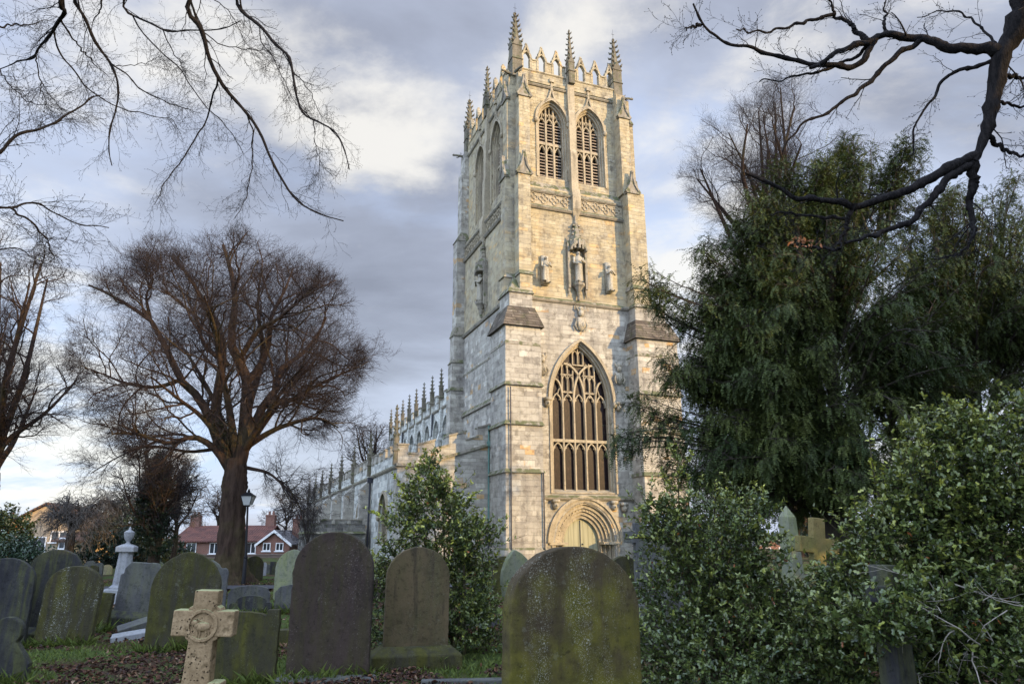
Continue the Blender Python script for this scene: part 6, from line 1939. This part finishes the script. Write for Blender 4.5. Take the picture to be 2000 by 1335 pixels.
# dead leaves still hanging on the overhanging branch
rng = np.random.default_rng(5); n = 46
A = np.array([at(1572 + rng.normal(0, 16), 472 + rng.normal(0, 6), 5.9 + rng.normal(0, .06)) for _ in range(n)])
V, F, C = leaves(A, rng.normal(0, 1, (n, 3)) + np.array([-.3, 0, -.7]), .045, rng, np.array([(.34, .15, .07)]) * rng.uniform(.5, 1.2, (n, 1)), spiny=False)
ot = [o for o in D.objects if o.name.startswith('overhanging_tree')][-1]
tag(link('dead_leaf_cluster', np_mesh('dead_leaf_cluster', V - np.array(ot.location), F, M_DRYLEAF, C), ot), kind='stuff')

# ------------------------------------------------------------------ grass and fallen leaves
from mathutils import noise as mnoise


def patch(x, y): return .7 * (mnoise.noise((x * .55 + 4.0, y * .55, 1.0)) * .5 + .5) + .3 * (mnoise.noise((x * 2.3, y * 2.3, 5.0)) * .5 + .5)


rng = np.random.default_rng(401)
pts = []
while len(pts) < 110000:
    y = 5.5 + 22 * rng.random() ** 1.9
    x = rng.uniform(-.78, .5) * y
    pts.append((x, y))
pts = np.array(pts); pv = np.array([patch(x, y) for x, y in pts])
gz = lambda p: np.array([.035 * math.sin(x * 1.3 + y * .4) * math.sin(y * .9) - .02 for x, y in p])
gm_ = rng.random(len(pts)) < np.clip((.585 - pv) / .10, .05, 1)
tuft = []
for (lc, w_) in GRAVES:
    if lc[1] > 18: continue
    n_ = int(420 * max(.6, w_)); a_ = math.radians(15)
    u_ = rng.uniform(-w_ / 2 - .08, w_ / 2 + .08, n_); v_ = -rng.uniform(.05, .16, n_)
    tuft.append(np.stack([lc[0] + u_ * math.cos(a_) - v_ * math.sin(a_), lc[1] + u_ * math.sin(a_) + v_ * math.cos(a_)], 1))
tuft = np.vstack(tuft)
G = np.vstack([pts[gm_], tuft]); B = len(G); h = rng.uniform(.025, .07, B) * (1 + .03 * G[:, 1]); h[-len(tuft):] *= rng.uniform(1.2, 3.0, len(tuft)); a = rng.uniform(0, 2 * PI, B)
w = .0042 * (1 + .09 * G[:, 1])
b0 = np.stack([G[:, 0], G[:, 1], gz(G) - .005], 1); sv = np.stack([np.cos(a), np.sin(a), 0 * a], 1) * w[:, None]
ln = np.stack([rng.normal(0, .5, B), rng.normal(0, .5, B), np.ones(B)], 1); ln = nrm(ln) * h[:, None]
V = np.stack([b0 - sv, b0 + sv, b0 + sv * .5 + ln * .6, b0 + ln + np.stack([ln[:, 0], ln[:, 1], 0 * a], 1) * .4], 1).reshape(-1, 3)
cg = np.array([(.07, .10, .022)]) * rng.uniform(.5, 1.6, (B, 1)) + np.array([(.03, .022, 0)]) * rng.random((B, 1))
o = link('grass', np_mesh('grass', V, np.arange(B * 4).reshape(-1, 4), M_GRASSB, cg)); tag(o, 'short green grass growing between the graves', 'grass', kind='stuff')
lm_ = rng.random(len(pts)) < np.clip((pv - .48) / .05, .015, 1) * .85
G = pts[lm_]; B = len(G)
A = np.stack([G[:, 0], G[:, 1], gz(G) + rng.uniform(.004, .04, B)], 1)
Dv = np.stack([rng.normal(0, 1, B), rng.normal(0, 1, B), rng.normal(0, .35, B)], 1)
pal = np.array([(.085, .042, .028), (.055, .030, .024), (.13, .065, .035), (.16, .10, .06), (.05, .035, .03), (.22, .15, .10)])
cl = pal[rng.choice(6, B, p=[.32, .3, .16, .08, .12, .02])] * rng.uniform(.7, 1.25, (B, 1))
V, F, C = leaves(A, Dv, (.045 + .0015 * G[:, 1]), rng, cl, fold=.6, spiny=False, curl=.8)
o = link('fallen_leaves', np_mesh('fallen_leaves', V, F, M_DRYLEAF, C)); tag(o, 'brown fallen leaves drifted over the grass between the graves', 'leaves', kind='stuff')

# ------------------------------------------------------------------ sun, sky, camera
SUN_EL = math.radians(13.0)
SUN_DIR = np.array([0.848, -0.53, 0.0]); SUN_DIR /= np.linalg.norm(SUN_DIR)
SUN_DIR = np.array([SUN_DIR[0] * math.cos(SUN_EL), SUN_DIR[1] * math.cos(SUN_EL), math.sin(SUN_EL)])
sl = D.lights.new('sun', 'SUN'); sl.energy = 4.0; sl.angle = math.radians(0.5); sl.color = (1.0, .67, .29)
so = D.objects.new('sun', sl); COL.objects.link(so)
so.rotation_euler = Vector(SUN_DIR).to_track_quat('Z', 'Y').to_euler()
so.location = (20, -10, 30)

world = D.worlds.new('World'); SC.world = world; world.use_nodes = True
N = Nodes('', world)
gen = N.n('ShaderNodeTexCoord').outputs['Generated']
d = N.n('ShaderNodeVectorMath', {0: gen}, operation='NORMALIZE').outputs[0]
sx = N.n('ShaderNodeSeparateXYZ', {0: d})
sky = N.n('ShaderNodeTexSky', sky_type='NISHITA', sun_disc=False, sun_elevation=SUN_EL, sun_rotation=math.atan2(SUN_DIR[0], SUN_DIR[1]))
zc = N.math('MAXIMUM', sx.outputs[2], 0.0)
k = N.math('DIVIDE', 1.0, N.math('ADD', zc, .22))
pl = N.n('ShaderNodeCombineXYZ', {0: N.math('MULTIPLY', sx.outputs[0], k), 1: N.math('MULTIPLY', sx.outputs[1], k), 2: N.math('MULTIPLY', zc, .8)}).outputs[0]
n1 = N.noise(N.scaled(pl, (1.5, 1.9, 1.0), (3.1, 1.7, .4)), 1.0, 9, .58, .25)
n2 = N.noise(N.scaled(pl, (.8, 1.3, 1.0), (7.3, 2.2, 1.4)), 1.0, 8, .55, .2)


def toward(px, py, wid):
    r = ray(px, py); r = r / np.linalg.norm(r)
    dt = N.n('ShaderNodeVectorMath', {0: d, 1: tuple(r)}, operation='DOT_PRODUCT').outputs['Value']
    return N.step(dt, math.cos(math.radians(wid)), 1.0)


# cloud masses: where they are thick (slate), thin (pale) and broken (blue, cream edges)
thick = N.math('ADD', n2, N.math('MULTIPLY', toward(660, 620, 20), .17))
thick = N.math('SUBTRACT', thick, N.math('MULTIPLY', toward(1000, -60, 18), .05))
thick = N.math('SUBTRACT', thick, N.math('MULTIPLY', toward(1350, 380, 15), .12))
thick = N.math('SUBTRACT', thick, N.math('MULTIPLY', toward(100, 900, 16), .16))
base = N.ramp(thick, [(.28, (.38, .49, .70)), (.42, (.42, .495, .65)), (.54, (.375, .415, .52)), (.68, (.25, .27, .335)), (.8, (.185, .197, .245))])
n3 = N.noise(N.scaled(pl, (4.2, 5.0, 1.0), (1.1, 4.7, 2.4)), 1.0, 8, .6, .3)
puff = N.math('ADD', n1, N.math('MULTIPLY', N.math('SUBTRACT', n3, .5), .55))
puff = N.math('ADD', puff, N.math('MULTIPLY', toward(715, 225, 8.5), .22))
puff = N.math('SUBTRACT', puff, N.math('MULTIPLY', toward(760, -60, 13), .16))
puff = N.math('ADD', puff, N.math('MULTIPLY', toward(140, 850, 11), .20))
puff = N.math('ADD', puff, N.math('MULTIPLY', toward(1340, 420, 12), .12))
puff = N.math('SUBTRACT', puff, N.math('MULTIPLY', toward(640, 640, 15), .16))
col = N.mix(N.math('MULTIPLY', N.step(puff, .48, .74), .85), base, (.68, .655, .605))
blue = N.math('MULTIPLY', N.step(n1, .50, .36), N.step(sx.outputs[2], .25, .6))
col = N.mix(N.math('MULTIPLY', blue, .5), col, (.37, .46, .66))
# the unseen sky behind, left and overhead is brightened to lift the scene light
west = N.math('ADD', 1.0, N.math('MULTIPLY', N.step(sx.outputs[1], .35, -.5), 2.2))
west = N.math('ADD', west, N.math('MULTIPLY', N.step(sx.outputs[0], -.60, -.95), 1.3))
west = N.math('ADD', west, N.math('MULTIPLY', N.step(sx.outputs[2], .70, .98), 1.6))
bg1 = N.n('ShaderNodeBackground', {'Color': sky.outputs[0], 'Strength': .10})
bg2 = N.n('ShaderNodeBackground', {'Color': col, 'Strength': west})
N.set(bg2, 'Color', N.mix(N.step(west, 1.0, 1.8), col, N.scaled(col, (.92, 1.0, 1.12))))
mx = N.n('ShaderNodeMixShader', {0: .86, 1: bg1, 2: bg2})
N.n('ShaderNodeOutputWorld', {'Surface': mx})

cam = D.cameras.new('camera'); cam.sensor_width = 36.0; cam.lens = 36.0 * FPX / 2000.0; cam.clip_start = .05; cam.clip_end = 3000
co = D.objects.new('camera', cam); COL.objects.link(co)
co.matrix_world = Matrix.Translation((0, 0, EYE)) @ Matrix.Rotation(PI / 2 + PITCH, 4, 'X') @ Matrix.Rotation(-ROLL, 4, 'Z')
SC.camera = co
vs = SC.view_settings
vs.view_transform = 'Standard'; vs.look = 'None'; vs.exposure = 0.75; vs.gamma = 1.0; vs.use_curve_mapping = False
SC.cycles.max_bounces = 6; SC.cycles.diffuse_bounces = 3; SC.cycles.glossy_bounces = 2; SC.cycles.transmission_bounces = 3; SC.cycles.transparent_max_bounces = 4
SC.cycles.use_denoising = True
